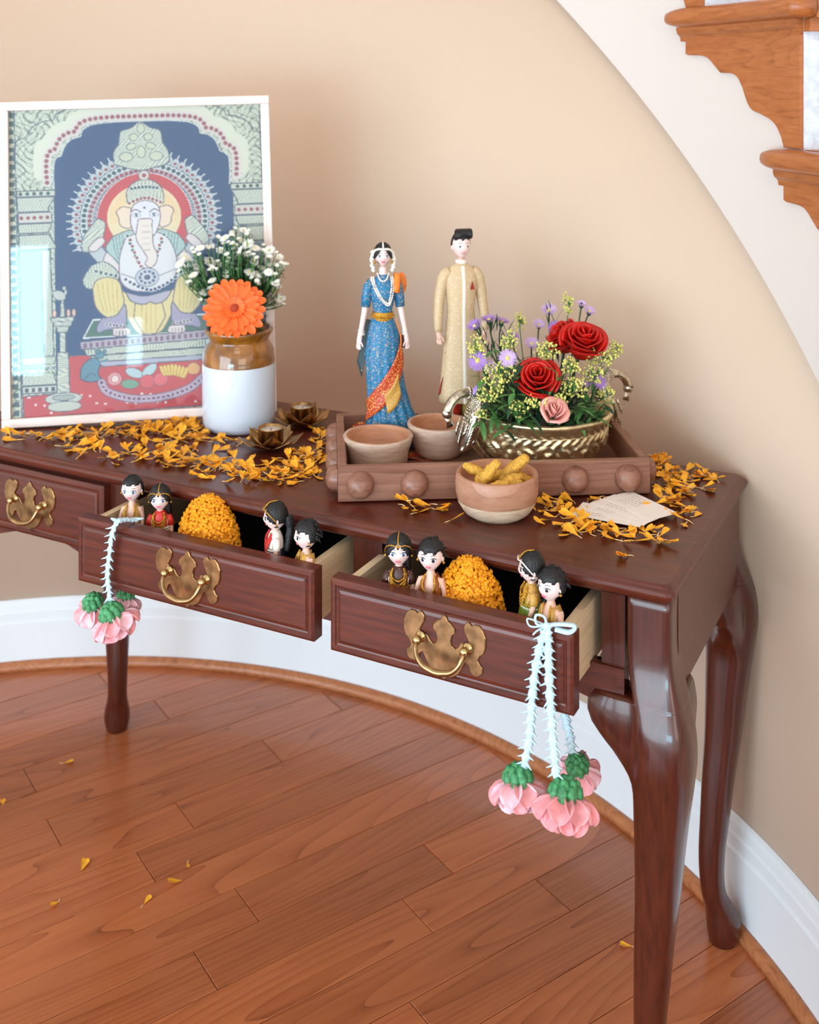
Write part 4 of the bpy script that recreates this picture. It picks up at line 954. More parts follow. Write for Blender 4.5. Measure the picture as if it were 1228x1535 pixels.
for k in range(520):
    a, q_ = rr.uniform(0, 2*pi), .088*rr.random()**.6; zt_ = .070+.062*(1-(q_/.095)**2)*rr.random(); leaf_mb(m, (q_*cos(a), q_*sin(a), zt_), (cos(a)*.6+rr.uniform(-.5, .5), sin(a)*.6+rr.uniform(-.5, .5), rr.uniform(.1, 1.1)), rr.uniform(.018, .034), rr.uniform(.004, .0085), seg=3)
o = m.build('filler_foliage', leafd, loc=ul, rot=(0, 0, UR)); tag(o, 'dark green filler foliage under the flowers in the brass urli', 'foliage', kind='stuff')

def rose(name, pos, nrm, size, mat, label, layers, stem_to):
    t = thing(name, label, 'flower', pos); nrm = Vector(nrm).normalized(); q = nrm.to_track_quat('Z', 'Y').to_matrix().to_4x4(); k = 0
    rr = random.Random(int(pos[0]*1e4) % 97)
    for (n, r0, h, wd, fl, z0) in layers:
        for i in range(n):
            a0 = 2*pi*i/n+k*1.1+rr.uniform(-.15, .15); k += 1; h_ = h*rr.uniform(.93, 1.05)
            def fn(u, v, a0=a0):
                uu = (u-.5)*2; r = r0*(.18+.82*v**.45)+fl*v**5+(.0012/size*.03)*sin(uu*5+a0)*v
                wv = wd*(.55+.45*v**.5); ang = a0+uu*wv/2; z = z0+h_*v*(1-.20*abs(uu)**2.5)-(fl*1.1*v**7)
                r2_ = r*(1+.05*uu*v)
                return (size*r2_*cos(ang), size*r2_*sin(ang), size*z)
            m = MB(); m.grid(fn, 9, 8, M=q); m.build('petal', mat, t, solid=.0006)
    b = Vector(stem_to)-Vector(pos); m = MB(); m.tube(cr([nrm*(-.02*size), b*.4-nrm*.3*size, b], 6), .0022, 8); m.ball(-nrm*.5*size, size*.26, 0, 10); m.build('stem', leafd, t)
    return t
RL = [(3, .16, .95, 2.6, .02, .05), (4, .30, .92, 2.2, .04, .02), (5, .46, .86, 1.9, .08, 0), (5, .63, .95, 1.8, .10, -.2), (6, .80, 1.15, 1.75, .11, -.48), (6, .90, 1.12, 1.75, .13, -.58)]
def inb(dx, dy): return ul+Vector((dx, dy, .070))
rose('red_rose', W3(874, 517, 1.89), (.08, -.50, .86), .040, roser, 'largest red rose, high on the right of the urli', RL, inb(.03, 0))
rose('red_rose', W3(848, 510, 1.925), (-.75, -.2, .62), .034, roser, 'red rose mostly hidden behind the largest one, at its left', RL[1:], inb(.0, .02))
rose('red_rose', W3(807, 572, 1.83), (-.10, -.68, .72), .037, roser, 'wide open red rose in the middle front of the urli', RL, inb(-.01, -.04))
rose('pink_rose', W3(829, 624, 1.785), (.12, -.62, .78), .025, rosep, 'small pale pink rosebud at the front edge of the urli', [(3, .16, 1.35, 2.6, .02, 0), (3, .32, 1.3, 2.6, .05, -.05), (4, .5, 1.25, 2.1, .12, -.1), (5, .75, 1.1, 1.7, .22, -.15)], inb(.01, -.06))
# purple asters
AS = [(716, 541, 16, 1.83, (-.2, -1, .35), asterp, 'purple aster with a yellow centre at the left side of the urli'), (761, 537, 15, 1.82, (.1, -1, .5), asterl, 'lilac aster facing forward, left of the middle red rose'),
      (712, 489, 14, 1.88, (-.5, -.5, 1), asterp, 'purple aster leftmost of the tall row behind, seen from the side'), (733, 480, 14, 1.90, (-.1, -.2, 1), asterp, 'purple aster second from left in the tall row, seen from the side'), (752, 483, 14, 1.91, (.3, -.1, 1), asterp, 'purple aster at the right end of the tall row, seen from the side'),
      (770, 505, 9, 1.92, (.2, -.5, 1), asterp, 'small violet aster behind the lilac one'), (797, 516, 13, 1.93, (0, -.6, 1), asterl, 'dusty lilac aster seen from the side behind the middle rose'),
      (808, 487, 11, 1.99, (0, -.6, 1), asterl, 'pale lilac aster left of the top rose, out of focus'), (823, 466, 14, 2.0, (0, -.6, 1), asterl, 'pale purple aster standing high behind the top rose, out of focus'), (832, 491, 12, 1.96, (-.3, -.8, .6), asterp, 'pinkish aster touching the left of the top rose'),
      (736, 550, 10, 1.84, (-.2, -1, .5), asterl, 'small lilac aster between the two left ones'), (716, 586, 9, 1.84, (-.8, -.5, .3), asterp, 'purple aster low over the peacock handle'),
      (880, 571, 9, 1.86, (0, -.8, .6), asterp, 'small violet aster right of the middle rose'), (899, 573, 12, 1.87, (.3, -.8, .5), asterp, 'violet aster at the right side near the far handle'), (884, 467, 11, 1.98, (.3, -.5, 1), asterl, 'bluish white aster behind the top rose at right, out of focus'), (872, 456, 8, 1.99, (.1, -.5, 1), asterl, 'small bluish aster above the top rose, out of focus')]
for i, (px, py, r_, y, nn, mt, lb) in enumerate(AS):
    p = W3(px, py, y); t = thing('aster', lb, 'flower', p, group='asters in the brass urli'); m = MB()
    daisy(m, (0, 0, 0), nn, r_/F*y, 26, .0022, (0, 1), cup=.1 if nn[1] < -.7 else .35, cr_=.24, layers=2); m.build('blossom', [mt, asterc], t)
    n_ = Vector(nn).normalized(); m = MB(); b = ul+Vector((rnd.uniform(-.05, .05)+(px-812)*.0004, rnd.uniform(-.03, .03), .06))-p
    m.tube(cr([(0, 0, 0), -n_*.02+b*.15, b], 5), .0013, 6); m.ball(-n_*.003, (.0045, .0045, .006), 0, 8)
    if i in (2, 3, 4, 8):
        for k in range(26):
            f_ = rnd.uniform(.05, .75); leaf_mb(m, b*f_+Vector((rnd.uniform(-.008, .012), rnd.uniform(-.006, .006), 0)), (rnd.uniform(-.35, .35), rnd.uniform(-.4, .2), 1), rnd.uniform(.022, .034), .0034, seg=3)
    m.build('stem', leafd, t)
# goldenrod
ico = [(0, 0, -1), (.72, -.53, -.45), (-.28, -.85, -.45), (-.89, 0, -.45), (-.28, .85, -.45), (.72, .53, -.45), (.28, -.85, .45), (-.72, -.53, .45), (-.72, .53, .45), (.28, .85, .45), (.89, 0, .45), (0, 0, 1)]
icof = [(0, 1, 2), (1, 0, 5), (0, 2, 3), (0, 3, 4), (0, 4, 5), (1, 5, 10), (2, 1, 6), (3, 2, 7), (4, 3, 8), (5, 4, 9), (1, 10, 6), (2, 6, 7), (3, 7, 8), (4, 8, 9), (5, 9, 10), (6, 10, 11), (7, 6, 11), (8, 7, 11), (9, 8, 11), (10, 9, 11)]
GR = [(713, 516, 15, 14, 1.84), (716, 530, 12, 12, 1.835), (765, 512, 11, 18, 1.86), (820, 525, 22, 13, 1.84), (855, 552, 14, 20, 1.83), (860, 580, 20, 16, 1.82), (903, 535, 26, 14, 1.87), (924, 522, 12, 12, 1.89), (750, 556, 24, 16, 1.82), (742, 575, 20, 13, 1.815), (730, 593, 17, 10, 1.815), (803, 603, 18, 11, 1.79), (776, 613, 12, 12, 1.80), (722, 620, 9, 7, 1.81), (852, 456, 9, 18, 1.99), (779, 482, 9, 14, 1.96), (888, 560, 16, 14, 1.85), (909, 590, 14, 11, 1.88), (840, 598, 10, 8, 1.80), (757, 520, 8, 10, 1.86)]
GL = ['at the far left of the urli', 'just under the far left one', 'between the purple row and the lilac aster', 'between the two red roses', 'right of the middle rose, upper', 'right of the middle rose, larger and lower', 'under the top rose at its right', 'at the far right tip, pointing out', 'left of the middle rose, biggest', 'left of the middle rose, below the biggest', 'above the peacock handle', 'under the middle rose, beside the pink bud', 'among the leaves at the front left', 'smallest, low beside the peacock neck', 'standing tallest behind the top rose, out of focus', 'behind the purple row, out of focus', 'on the right side below the top rose', 'low on the right near the far handle', 'just above the pink bud', 'thin, behind the lilac aster']
for i, (px, py, rx, ry, y) in enumerate(GR):
    p = W3(px, py, y); t = thing('goldenrod_sprig', 'yellow-green goldenrod sprig '+GL[i], 'flower', p, group='goldenrod sprigs in the brass urli'); rr = random.Random(i+5)
    m = MB(); st_ = MB(); b = ul+Vector(((px-812)*.0006, rr.uniform(-.03, .03), .06))-p; sx_, sz_ = rx/F*y, ry/F*y
    st_.tube(cr([(0, 0, sz_*.6), (0, 0, -sz_*.5), b*.5, b], 4), .0011, 5)
    for k in range(int(20+rx*ry*.15)):
        a, q_ = rr.uniform(0, 2*pi), rr.uniform(.1, 1)**.6; c = Vector((sx_*q_*cos(a), .010*rr.uniform(-1, 1), sz_*q_*sin(a))); s_ = rr.uniform(.0015, .0024)
        m.add([(c.x+x*s_, c.y+yy*s_, c.z+z*s_*1.2) for x, yy, z in ico], icof)
        if k % 2 == 0: st_.tube([c*.35+Vector((0, 0, -.004)), c], [.0006, .0004], 3)
    m.build('buds', solid_y, t); st_.build('stem', leafm, t)
# leafy sprigs
LS = [(738, 618, 5), (750, 628, 6), (765, 605, 5), (780, 630, 5), (722, 632, 4), (735, 600, 5), (845, 600, 4), (862, 610, 6), (880, 600, 6), (888, 622, 5), (905, 605, 5), (795, 622, 4), (770, 585, 5), (865, 630, 5), (742, 520, 6), (790, 545, 6), (850, 620, 4), (897, 555, 4), (835, 560, 4), (780, 540, 6), (725, 560, 5), (758, 645, 4), (905, 620, 4)]
LSN = ['at the front left rim, by the peacock', 'just right of the peacock neck', 'left below the middle rose', 'under the middle rose at the front rim', 'lowest left, touching the peacock', 'left edge, above the peacock handle', 'right above the pink bud', 'between the pink bud and the right rim', 'right side, below the goldenrod', 'drooping over the right rim', 'at the far right by the far handle', 'left of the pink bud', 'tucked behind the left of the middle rose', 'at the right front rim', 'among the tall purple asters', 'behind the middle rose at its top left', 'directly right of the pink bud', 'right side, under the top rose', 'between the two red roses', 'behind the lilac aster', 'left, between the purple aster and the rim', 'hanging lowest over the front rim', 'lowest at the right end of the rim']
for i, (px, py, n) in enumerate(LS):
    y = 1.775+.0012*abs(px-800)*.5+(.05 if py < 560 else 0); p = W3(px, py, y); rr = random.Random(i+50)
    t = thing('leafy_sprig', 'green leafy sprig '+LSN[i], 'leaf sprig', p, group='leafy sprigs in the brass urli'); b = ul+Vector(((px-812)*.0009, -.02, .06))-p
    m = MB(); m.tube(cr([(0, 0, 0), b*.5+Vector((0, 0, .004)), b], 4), .0012, 5); m.build('stem', leafm, t)
    for k in range(n+1):
        a = rr.uniform(-2.6, .1) if k else -1.2; d = Vector((cos(a*1.0)*rr.choice((-1, 1)), -.55, .15+rr.uniform(-.7, .8))); m = MB()
        leaf_mb(m, b*rr.uniform(0, .25), d, rr.uniform(.024, .040), rr.uniform(.0075, .012), bend=.25, seg=6); m.build('leaf', leafm if rr.random() < .65 else leafd, t)

# ---------------------------------------------------------------- marigold heaps in the drawers
floret = MB()
def heap(loc, r, h, label, seed, lop=0, rz=0):
    t = thing('marigold_bundle', label, 'flowers', loc, rz); rr = random.Random(seed); m = MB()
    def prof(v): return (r*max(0, 1-v**3)**.6, h*v)
    m.lathe([(max(0, prof(v/12)[0]-.004), prof(v/12)[1]) for v in range(13)], 28, sy=.72); m.build('bundle_core', marig2, t)
    m = MB()
    for k in range(2000):
        v = rr.random()**.85; a = rr.uniform(0, 2*pi); R_, z = prof(v); nr = Vector((cos(a), sin(a), .25+v*1.6)).normalized(); c = Vector((R_*cos(a)*.97, R_*sin(a)*.97*.72, z))
        tg = nr.orthogonal().normalized(); tg.rotate(Matrix.Rotation(rr.uniform(0, 6.28), 3, nr)); b_ = nr.cross(tg); w = rr.uniform(.0030, .0046); l = rr.uniform(.004, .0062); e = rr.uniform(.002, .006)
        m.add([c-tg*w*.5-b_*l*.1, c+tg*w*.5-b_*l*.1, c+tg*w*.8+nr*e+b_*l*.5, c+nr*e*1.5+b_*l*.3, c-tg*w*.8+nr*e+b_*l*.5, c+nr*e*.9+b_*l*.9-tg*w*.3, c+nr*e*.9+b_*l*.9+tg*w*.3], [(0, 1, 2, 3), (0, 3, 4), (3, 2, 6), (3, 6, 5), (3, 5, 4)])
    tag(m.build('petals', marig2, t), kind='stuff'); return t
def HP(px, y, z): return D(S(px, y), y, z)
heap(HP(313, -.014, .632), .054, .126, 'heaped cone of orange marigolds in the middle drawer', 1, rz=DROT)
heap(HP(704, -.018, .632), .050, .118, 'rounded heap of orange marigolds in the right drawer', 2, rz=DROT)

# ---------------------------------------------------------------- dolls
def skin_body(nodes, edges, name, mat, parent):
    me = bpy.data.meshes.new(name); bm = bmesh.new(); sl = bm.verts.layers.skin.verify(); vs_ = []
    for x, y, z, r in nodes:
        v = bm.verts.new((x, y, z)); rr = r if isinstance(r, tuple) else (r, r); v[sl].radius = rr; vs_.append(v)
    vs_[0][sl].use_root = True
    for a, b in edges: bm.edges.new((vs_[a], vs_[b]))
    bm.to_mesh(me); bm.free(); o = bpy.data.objects.new(name, me); COL.objects.link(o)
    q = o.modifiers.new('s', 'SKIN'); q.use_smooth_shade = True; q = o.modifiers.new('u', 'SUBSURF'); q.levels = 2; q.render_levels = 2
    dg = bpy.context.evaluated_depsgraph_get(); nm = bpy.data.meshes.new_from_object(o.evaluated_get(dg)); o.modifiers.clear(); o.data = nm; nm.name = name
    nm.materials.clear(); nm.materials.append(mat); nm.polygons.foreach_set('use_smooth', [True]*len(nm.polygons)); o.parent = parent; return o
def headmesh(m, c, w, d, h, chin=.55, seg=28):
    rings = []
    for i in range(21):
        b = pi*(i+.01)/20.02; z = -cos(b); q = sin(b); k = 1 if z > -.1 else 1-(1-chin)*((-.1-z)/.9)**1.4
        ring = []
        for j in range(seg):
            a = 2*pi*j/seg; x = w*q*k*cos(a); y = d*q*(k*.5+.5)*sin(a); f = 0
            if sin(a) < -.95 and -.42 < z < .08: f = -d*.13*(1-abs(z+.2)/.3 if abs(z+.2) < .3 else 0)
            if abs(sin(a)) < .25 and -.35 < z < .1: x *= 1.0
            ring.append((c[0]+x, c[1]+y+f, c[2]+h*z))
        rings.append(ring)
    m.loft(rings)
    for s_ in (-1, 1): m.ball((c[0]+s_*w*.97, c[1]+d*.05, c[2]-h*.12), (w*.13, d*.2, h*.22), 0, 10)
def face(par, c, w, d, h, eyec, sc=1.0, lip=lipm, big=1.0, chin=.55):
    def surf(x, z):
        q = max(0, 1-(z/h)**2)**.5; zz = z/h; k = 1 if zz > -.1 else 1-(1-chin)*((-.1-zz)/.9)**1.4; X = w*q*k
        return c[1]-d*q*(k*.5+.5)*max(0, 1-(x/X)**2)**.5
    def patch(name, mat, x, z, rx, rz, out=.0003, dep=.0007):
        m = MB(); y = surf(x, z); m.ball((c[0]+x, y-out, c[2]+z), (rx, dep*sc, rz), 0, 12, M=Matrix.Translation(Vector((c[0]+x, y, 0))) @ Matrix.Rotation(x/w*.9, 4, 'Z') @ Matrix.Translation(Vector((-c[0]-x, -y, 0)))); return m.build(name, mat, par)
    for s_ in (-1, 1):
        x = s_*w*.42
        patch('eye', eyew, x, -h*.02, w*.20*big, h*.105*big); patch('iris', eyec, x, -h*.02, w*.12*big, h*.095*big, .0007); patch('pupil', eyed, x, -h*.015, w*.055*big, h*.05*big, .0011)
        m = MB()
        pts = [(c[0]+x+u*w*.21*big, surf(x+u*w*.21*big, h*.06)-.0006, c[2]-h*.02+h*(.12-.07*u*u)*big) for u in (-1, -.5, 0, .5, 1)]; m.tube(pts, [.0002*sc, .0004*sc, .00055*sc, .0005*sc, .00025*sc], 5)
        pts = [(c[0]+x+u*w*.2, surf(x+u*w*.2, h*.28)-.0003, c[2]+h*(.30-.06*u*u)) for u in (-1, 0, 1)]; m.tube(cr(pts, 3), .00035*sc, 5); m.build('lashes', eyed, par)
    patch('lips', lip, 0, -h*.52, w*.24, h*.075, .0004, .0011)
def cap_hair(par, c, w, d, h, mat=hairm, k=1.12, front=.42, low=-.55, part=False, tuft=0, seed=0, name='hair'):
    m = MB(); rr = random.Random(seed); seg = 36; rings = []
    for i in range(25):
        b = pi*(i+.01)/24.02; ring = []
        for j in range(seg):
            a = 2*pi*j/seg; dx, dy, dz = sin(b)*cos(a), sin(b)*sin(a), -cos(b); edge = front+(.16*abs(dx)*-1 if part else .05*sin(7*a+seed))
            inface = (dy < -.12 and dz < edge+(.25-.9*abs(dx) if part else 0)) or dz < low
            kk = .90 if inface else k*(1+.025*sin(a*16+seed)+(.04 if dy > .2 else 0)); ring.append((c[0]+w*kk*dx, c[1]+d*kk*dy, c[2]+h*kk*dz))
        rings.append(ring)
    m.loft(rings)
    for i in range(tuft):
        a = rr.uniform(0, 2*pi); b = rr.uniform(.1, 1.7); dx, dy, dz = sin(b)*cos(a), sin(b)*sin(a)*.8+.35, cos(b)
        if dy < -.1 and dz < .5: continue
        p = Vector((c[0]+w*dx*1.0, c[1]+d*dy*1.0, c[2]+h*dz)); q = p+Vector((dx*w*.35+rr.uniform(-.1, .1)*w, dy*d*.3, -.35*h*rr.uniform(0, 1)+dz*h*.18)); m.tube([p, (p+q)/2+Vector((0, 0, h*.06)), q], [w*.10, w*.09, w*.02], 6)
    return m.build(name, mat, par)
def chain(par, pts, r, mat, name='chain', n=6):
    m = MB(); m.tube(cr(pts, n), r, 6); return m.build(name, mat, par)
def beads(par, pts, r, mat, name='beads', step=.003):
    m = MB(); q = cr(pts, 12); d = 0; last = q[0]
    for p in q:
        if (p-last).length >= step or p is q[0]: m.add([(p.x+x*r, p.y+y*r, p.z+z*r) for x, y, z in ico], icof); last = p
    return m.build(name, mat, par)

def small_doll(px, y, ztop, rz, label, hair, top, skirt, eyec, extras=(), H=.145, lean=0, sc=1.0):
    loc = HP(px, y, 0); loc.z = ztop-H*sc; t = thing('small_doll', label, 'doll', loc, rot=(0, lean, rz))
    w, d, h = .0165, .0165, .0200; hc = (0, 0, .119)
    N = [(0, 0, .052, (.013, .010)), (0, 0, .068, (.0125, .009)), (0, 0, .084, (.013, .009)), (0, 0, .092, (.008, .007)), (0, 0, .099, (.0048, .0048)), (0, 0, .106, (.0048, .0048))]
    E_ = [(0, 1), (1, 2), (2, 3), (3, 4), (4, 5)]
    for s_ in (-1, 1):
        b = len(N); N += [(s_*.0145, 0, .0875, .0042), (s_*.0185, -.001, .074, .0038), (s_*.0195, -.007, .060, .0030), (s_*.0190, -.010, .0555, .0030)]
        E_ += [(3 if False else 2, b), (b, b+1), (b+1, b+2), (b+2, b+3)]
        for k in range(4): N.append((s_*(.0172+.0012*k), -.0135+.0005*abs(k-1.5), .0512+.0004*k, .0008)); E_.append((b+3, len(N)-1))
        N.append((s_*.0158, -.0115, .0555, .0009)); E_.append((b+3, len(N)-1))
        b = len(N); N += [(s_*.007, 0, .040, .0068), (s_*.007, 0, .020, .0055), (s_*.007, 0, .004, .0045), (s_*.007, -.006, .0032, .0032)]; E_ += [(0, b), (b, b+1), (b+1, b+2), (b+2, b+3)]
    skin_body(N, E_, 'body', skin_b, t)
    m = MB(); headmesh(m, hc, w, d, h, .62); hd = m.build('head', skin, t); face(hd, hc, w, d, h, eyec, 1.0, big=1.25, chin=.62)
    if hair == 'boy': cap_hair(t, hc, w, d, h, k=1.14, front=.40, low=-.35, tuft=60, seed=int(px))
    elif hair == 'flat': cap_hair(t, hc, w, d, h, k=1.12, front=.46, low=-.3, seed=int(px))
    else:
        hr = cap_hair(t, hc, w, d, h, k=1.09, front=.42, part=True, low=-.30, seed=int(px))
        m = MB(); m.tube(cr([(.006, .017, .120), (.008, .021, .104), (.010, .018, .086), (.012, .014, .068)], 4), [.007]*4+[.006]*4+[.005]*4+[.003], 10); m.build('ponytail', hairm, t)
        chain(t, [(0, .004, .1415), (0, -.008, .1400), (0, -.0150, .1335), (0, -.0178, .1280)], .0009, gold, 'forehead_chain')
        chain(t, [(s_*x, yy, z) for s_, x, yy, z in ((-1, .0185, -.001, .116), (-1, .0165, -.0100, .1260), (-1, .0090, -.0158, .1310), (1, 0, -.0180, .1295), (1, .0090, -.0158, .1310), (1, .0165, -.0100, .1260), (1, .0185, -.001, .116))], .0009, gold if 'pearls' not in extras else pearl, 'headband')
        m = MB(); m.ball((0, -.0182, .1275), (.0016, .0008, .0018), 0, 8); m.build('bindi', kumk, t)
    # top
    if top is not None:
        m = MB()
        if 'vest' in extras:
            for s_ in (-1, 1):
                rr = []
                for z, a, b in ((.050, .0155, .006), (.062, .0148, .0055), (.074, .0148, .0055), (.086, .0140, .006), (.0935, .0085, .005)):
                    xi = {.050: .007, .062: .0075, .074: .0065, .086: .006, .0935: .0055}[z]
                    rr.append([(s_*xi, -.0118*(1 if z < .09 else .8), z), (s_*a*.85, -.0095, z), (s_*a*1.05, 0, z), (s_*a*.85, .0095, z), (s_*xi, .0108, z), (s_*xi, .0085, z), (s_*(a-.004), 0, z), (s_*xi, -.0095*(1 if z < .09 else .8), z)])
                m.loft(rr)
            m.build('vest', top, t)
            chain(t, [(-.006, -.007, .097), (-.0085, -.0125, .085), (-.003, -.0145, .072), (.0, -.0147, .0705), (.003, -.0145, .072), (.0085, -.0125, .085), (.006, -.007, .097)], .0011, gold, 'necklace')
        else:
            m.loft([[(a*cos(2*pi*j/20), b*sin(2*pi*j/20), z) for j in range(20)] for z, a, b in ((.070, .0150, .0123), (.075, .0146, .0118), (.082, .0150, .0118), (.088, .0145, .0110), (.094, .0100, .0088), (.0985, .0065, .0065))]); m.build('blouse', top, t)
            for s_ in (-1, 1):
                m = MB(); m.tube([(s_*.0125, 0, .090), (s_*.0160, -.0002, .083), (s_*.0180, -.001, .0755)], [.0056, .0058, .0056], 10); m.build('sleeve', top, t)
            for q_ in range(4):
                e = q_*.0036; beads(t, [(-.0075-e*.3, -.0080, .0965-e*.6), (-.0085, -.0125-e*.1, .088-e), (0, -.0142, .083-e*1.6), (.0085, -.0125-e*.1, .088-e), (.0075+e*.3, -.0075, .0965-e*.6)], .0016, gold if 'redneck' not in extras else redcloth, 'necklace', .0020)
            beads(t, [(.0158*cos(a), .0132*sin(a), .0735) for a in [pi*(.85+1.3*i/10) for i in range(11)]], .0017, gold if 'silver' not in extras else pearl, 'waist_beads', .0026)
            beads(t, [(.0170*cos(a), .0142*sin(a), .0700) for a in [pi*(.85+1.3*i/10) for i in range(11)]], .0013, pearl, 'waist_pearls', .003)
    m = MB(); seg = 48; rr = []
    fl = 1 if hair == 'girl' else .62
    for z, a in ((.075 if hair == 'girl' else .060, .0150), (.066 if hair == 'girl' else .055, .0172), (.045, .0215), (.030, .0240), (.015, .0270), (.001, .0290)):
        a = .0145+(a-.0145)*fl; rr.append([((a+.0016*sin(j*2*pi*9/seg)*(.075-z)/.06)*cos(2*pi*j/seg), (a+.0016*sin(j*2*pi*9/seg)*(.075-z)/.06)*sin(2*pi*j/seg)*.9, z) for j in range(seg)])
    m.loft(rr); m.build('skirt' if hair == 'girl' else 'dhoti', skirt, t)
    for s_ in (-1, 1): 
        m = MB(); m.ball((s_*.0178, -.001, .112), .0018, 0, 8); m.build('earring', gold if 'pearls' not in extras else pearl, t)
    t.scale = (sc, sc, sc); return t
FC = DROT                                     # facing the viewer squarely from the desk front
small_doll(198, -.030, .779, FC+R(22), 'small bare-chested doll in a gold vest with flat black hair, at the far left', 'flat', goldcloth, whitecloth, eyeb, ('vest',), sc=.98)
small_doll(240, -.030, .775, FC+R(30), 'small doll in red blouse and green skirt, left of the marigolds', 'girl', redcloth, greencloth, eyeb, ('silver',), sc=.98)
small_doll(413, -.034, .788, FC-R(48), 'small doll with red beads and navy skirt, right of the middle drawer marigolds', 'girl', whitecloth, navycloth, eyed, ('redneck', 'silver'), sc=1.02)
small_doll(459, -.046, .775, FC-R(38), 'small doll with thick black hair and a gold vest, looking left, beside the navy skirt', 'boy', goldcloth, whitecloth, eyed, ('vest',), sc=1.0)
small_doll(598, -.050, .786, FC+R(24), 'small blue-eyed doll in gold jewellery with a long black ponytail, left in the right drawer', 'girl', browncloth, browncloth, eyeb, (), sc=1.04)
small_doll(646, -.046, .786, FC+R(12), 'small doll with short black hair and one rust and gold stole, in the right drawer', 'boy', rustcloth, whitecloth, eyed, ('vest',), sc=1.04)
small_doll(797, -.036, .794, FC-R(58), 'small doll in profile with a pearl hairline and green dress, in the right drawer', 'girl', goldcloth, greencloth, eyed, ('pearls',), sc=1.0)
small_doll(826, -.048, .782, FC-R(22), 'small doll with spiky blue-black hair and a gold top, nearest the right drawer end', 'boy', goldcloth, whitecloth, eyed, ('vest',), sc=1.02)

# big dolls -----------------------------------------------------------------
def big_body(t, K, male):
    hip = .172*K; N = [(0, 0, hip, (.017*K, .012*K)), (0, 0, .200*K, ((.0135 if male else .0105)*K, .010*K)), (0, 0, .228*K, (.0165*K, .012*K)), (0, .001, .248*K, ((.0165 if male else .0125)*K, .010*K)), (0, .001, .262*K, (.0065*K, .0065*K)), (0, 0, .275*K, (.0058*K, .0058*K))]
    E_ = [(0, 1), (1, 2), (2, 3), (3, 4), (4, 5)]; sw = .0245 if male else .0215
    for s_ in (-1, 1):
        b = len(N); ex = (sw+.0105, sw+.0135, sw+.0105) if male else (sw+.005, sw+.012, sw+.016)
        N += [(s_*sw*K, 0, .249*K, .0072*K), (s_*ex[0]*K, .002, .214*K, .0054*K), (s_*ex[1]*K, -.003*K, .178*K, .0040*K), (s_*ex[2]*K, -.005*K, .160*K, .0040*K)]
        E_ += [(3, b), (b, b+1), (b+1, b+2), (b+2, b+3)]
        for k in range(4):
            f0 = len(N); N += [(s_*(ex[2]-.002+.0016*k)*K, (-.0075+.0012*k)*K, .1525*K, .0012*K), (s_*(ex[2]-.0025+.0014*k)*K, (-.0085+.001*k)*K, (.1465+.0008*abs(k-1.4))*K, .0010*K)]; E_ += [(b+3, f0), (f0, f0+1)]
        f0 = len(N); N += [(s_*(ex[2]-.0045)*K, -.0075*K, .157*K, .0013*K), (s_*(ex[2]-.0065)*K, -.0090*K, .1515*K, .0011*K)]; E_ += [(b+3, f0), (f0, f0+1)]
        b = len(N); N += [(s_*.009*K, 0, .150*K, .0115*K), (s_*.010*K, -.001*K, .088*K, .0085*K), (s_*.010*K, .001*K, .018*K, .0052*K), (s_*.010*K, -.004*K, .006*K, .0050*K), (s_*.011*K, -.018*K, .004*K, .0038*K)]; E_ += [(0, b), (b, b+1), (b+1, b+2), (b+2, b+3), (b+3, b+4)]
    return skin_body(N, E_, 'body', skin_b if male else skin, t)
K = 1.135
wb = Vector(((574-614)/F*1.975, 1.975, TZ0+.003)); bride = thing('bride_doll', 'tall bride doll in a blue brocade saree with a red and gold border', 'doll', wb, rot=(0, 0, R(4)))
big_body(bride, K, False)
hc = (0, -.002, .290*K+.002); w, d, h = .0150, .0165, .0200
m = MB(); headmesh(m, hc, w, d, h, .55); hd = m.build('head', skin, bride); face(hd, hc, w, d, h, eyeb, 1.0, big=.95)
cap_hair(bride, hc, w, d, h, k=1.12, front=.48, part=True, low=-.35, seed=2)
chain(bride, [(0, .004, hc[2]+.0225), (0, -.010, hc[2]+.020), (0, -.0165, hc[2]+.0115)], .0016, pearl, 'forehead_chain')
beads(bride, [(-.0165, -.003, hc[2]), (-.0145, -.0105, hc[2]+.009), (-.007, -.0165, hc[2]+.0125), (0, -.0182, hc[2]+.0118), (.007, -.0165, hc[2]+.0125), (.0145, -.0105, hc[2]+.009), (.0165, -.003, hc[2])], .0024, pearl, 'headpiece', .0022)
for s_ in (-1, 1):
    m = MB(); rr = random.Random(3)
    for k in range(46):
        t_ = k/45; m.ball((s_*(.0165+.003*sin(t_*pi))+rr.uniform(-.002, .002), .004+rr.uniform(-.003, .003), hc[2]+.006-t_*.034), .0028, 0, 6)
    m.build('hair_flowers', asterw, bride)
    m = MB(); m.ball((s_*.0155, -.006, hc[2]-.012), (.0022, .002, .0036), 0, 8); m.build('earring', gold, bride)
def Zk(v): return v*K
def ell_loft(m, rows, seg=40, flute=0, nf=14, mat=0):
    m.loft([[(x0+(a+flute*fk*sin(nf*2*pi*j/seg+tw))*cos(2*pi*j/seg), y0+(b+flute*fk*sin(nf*2*pi*j/seg+tw))*sin(2*pi*j/seg), z) for j in range(seg)] for z, a, b, x0, y0, fk, tw in rows], mat)
m = MB(); ell_loft(m, [(Zk(.196), .0155, .0135, 0, 0, 0, 0), (Zk(.205), .0160, .0140, 0, 0, 0, 0), (Zk(.222), .0200, .0165, 0, -.001, 0, 0), (Zk(.234), .0220, .0185, 0, -.002, 0, 0), (Zk(.247), .0215, .0150, 0, 0, 0, 0), (Zk(.256), .0150, .0110, 0, 0, 0, 0), (Zk(.262), .0090, .0090, 0, 0, 0, 0)]); m.build('blouse', sareeblue, bride)
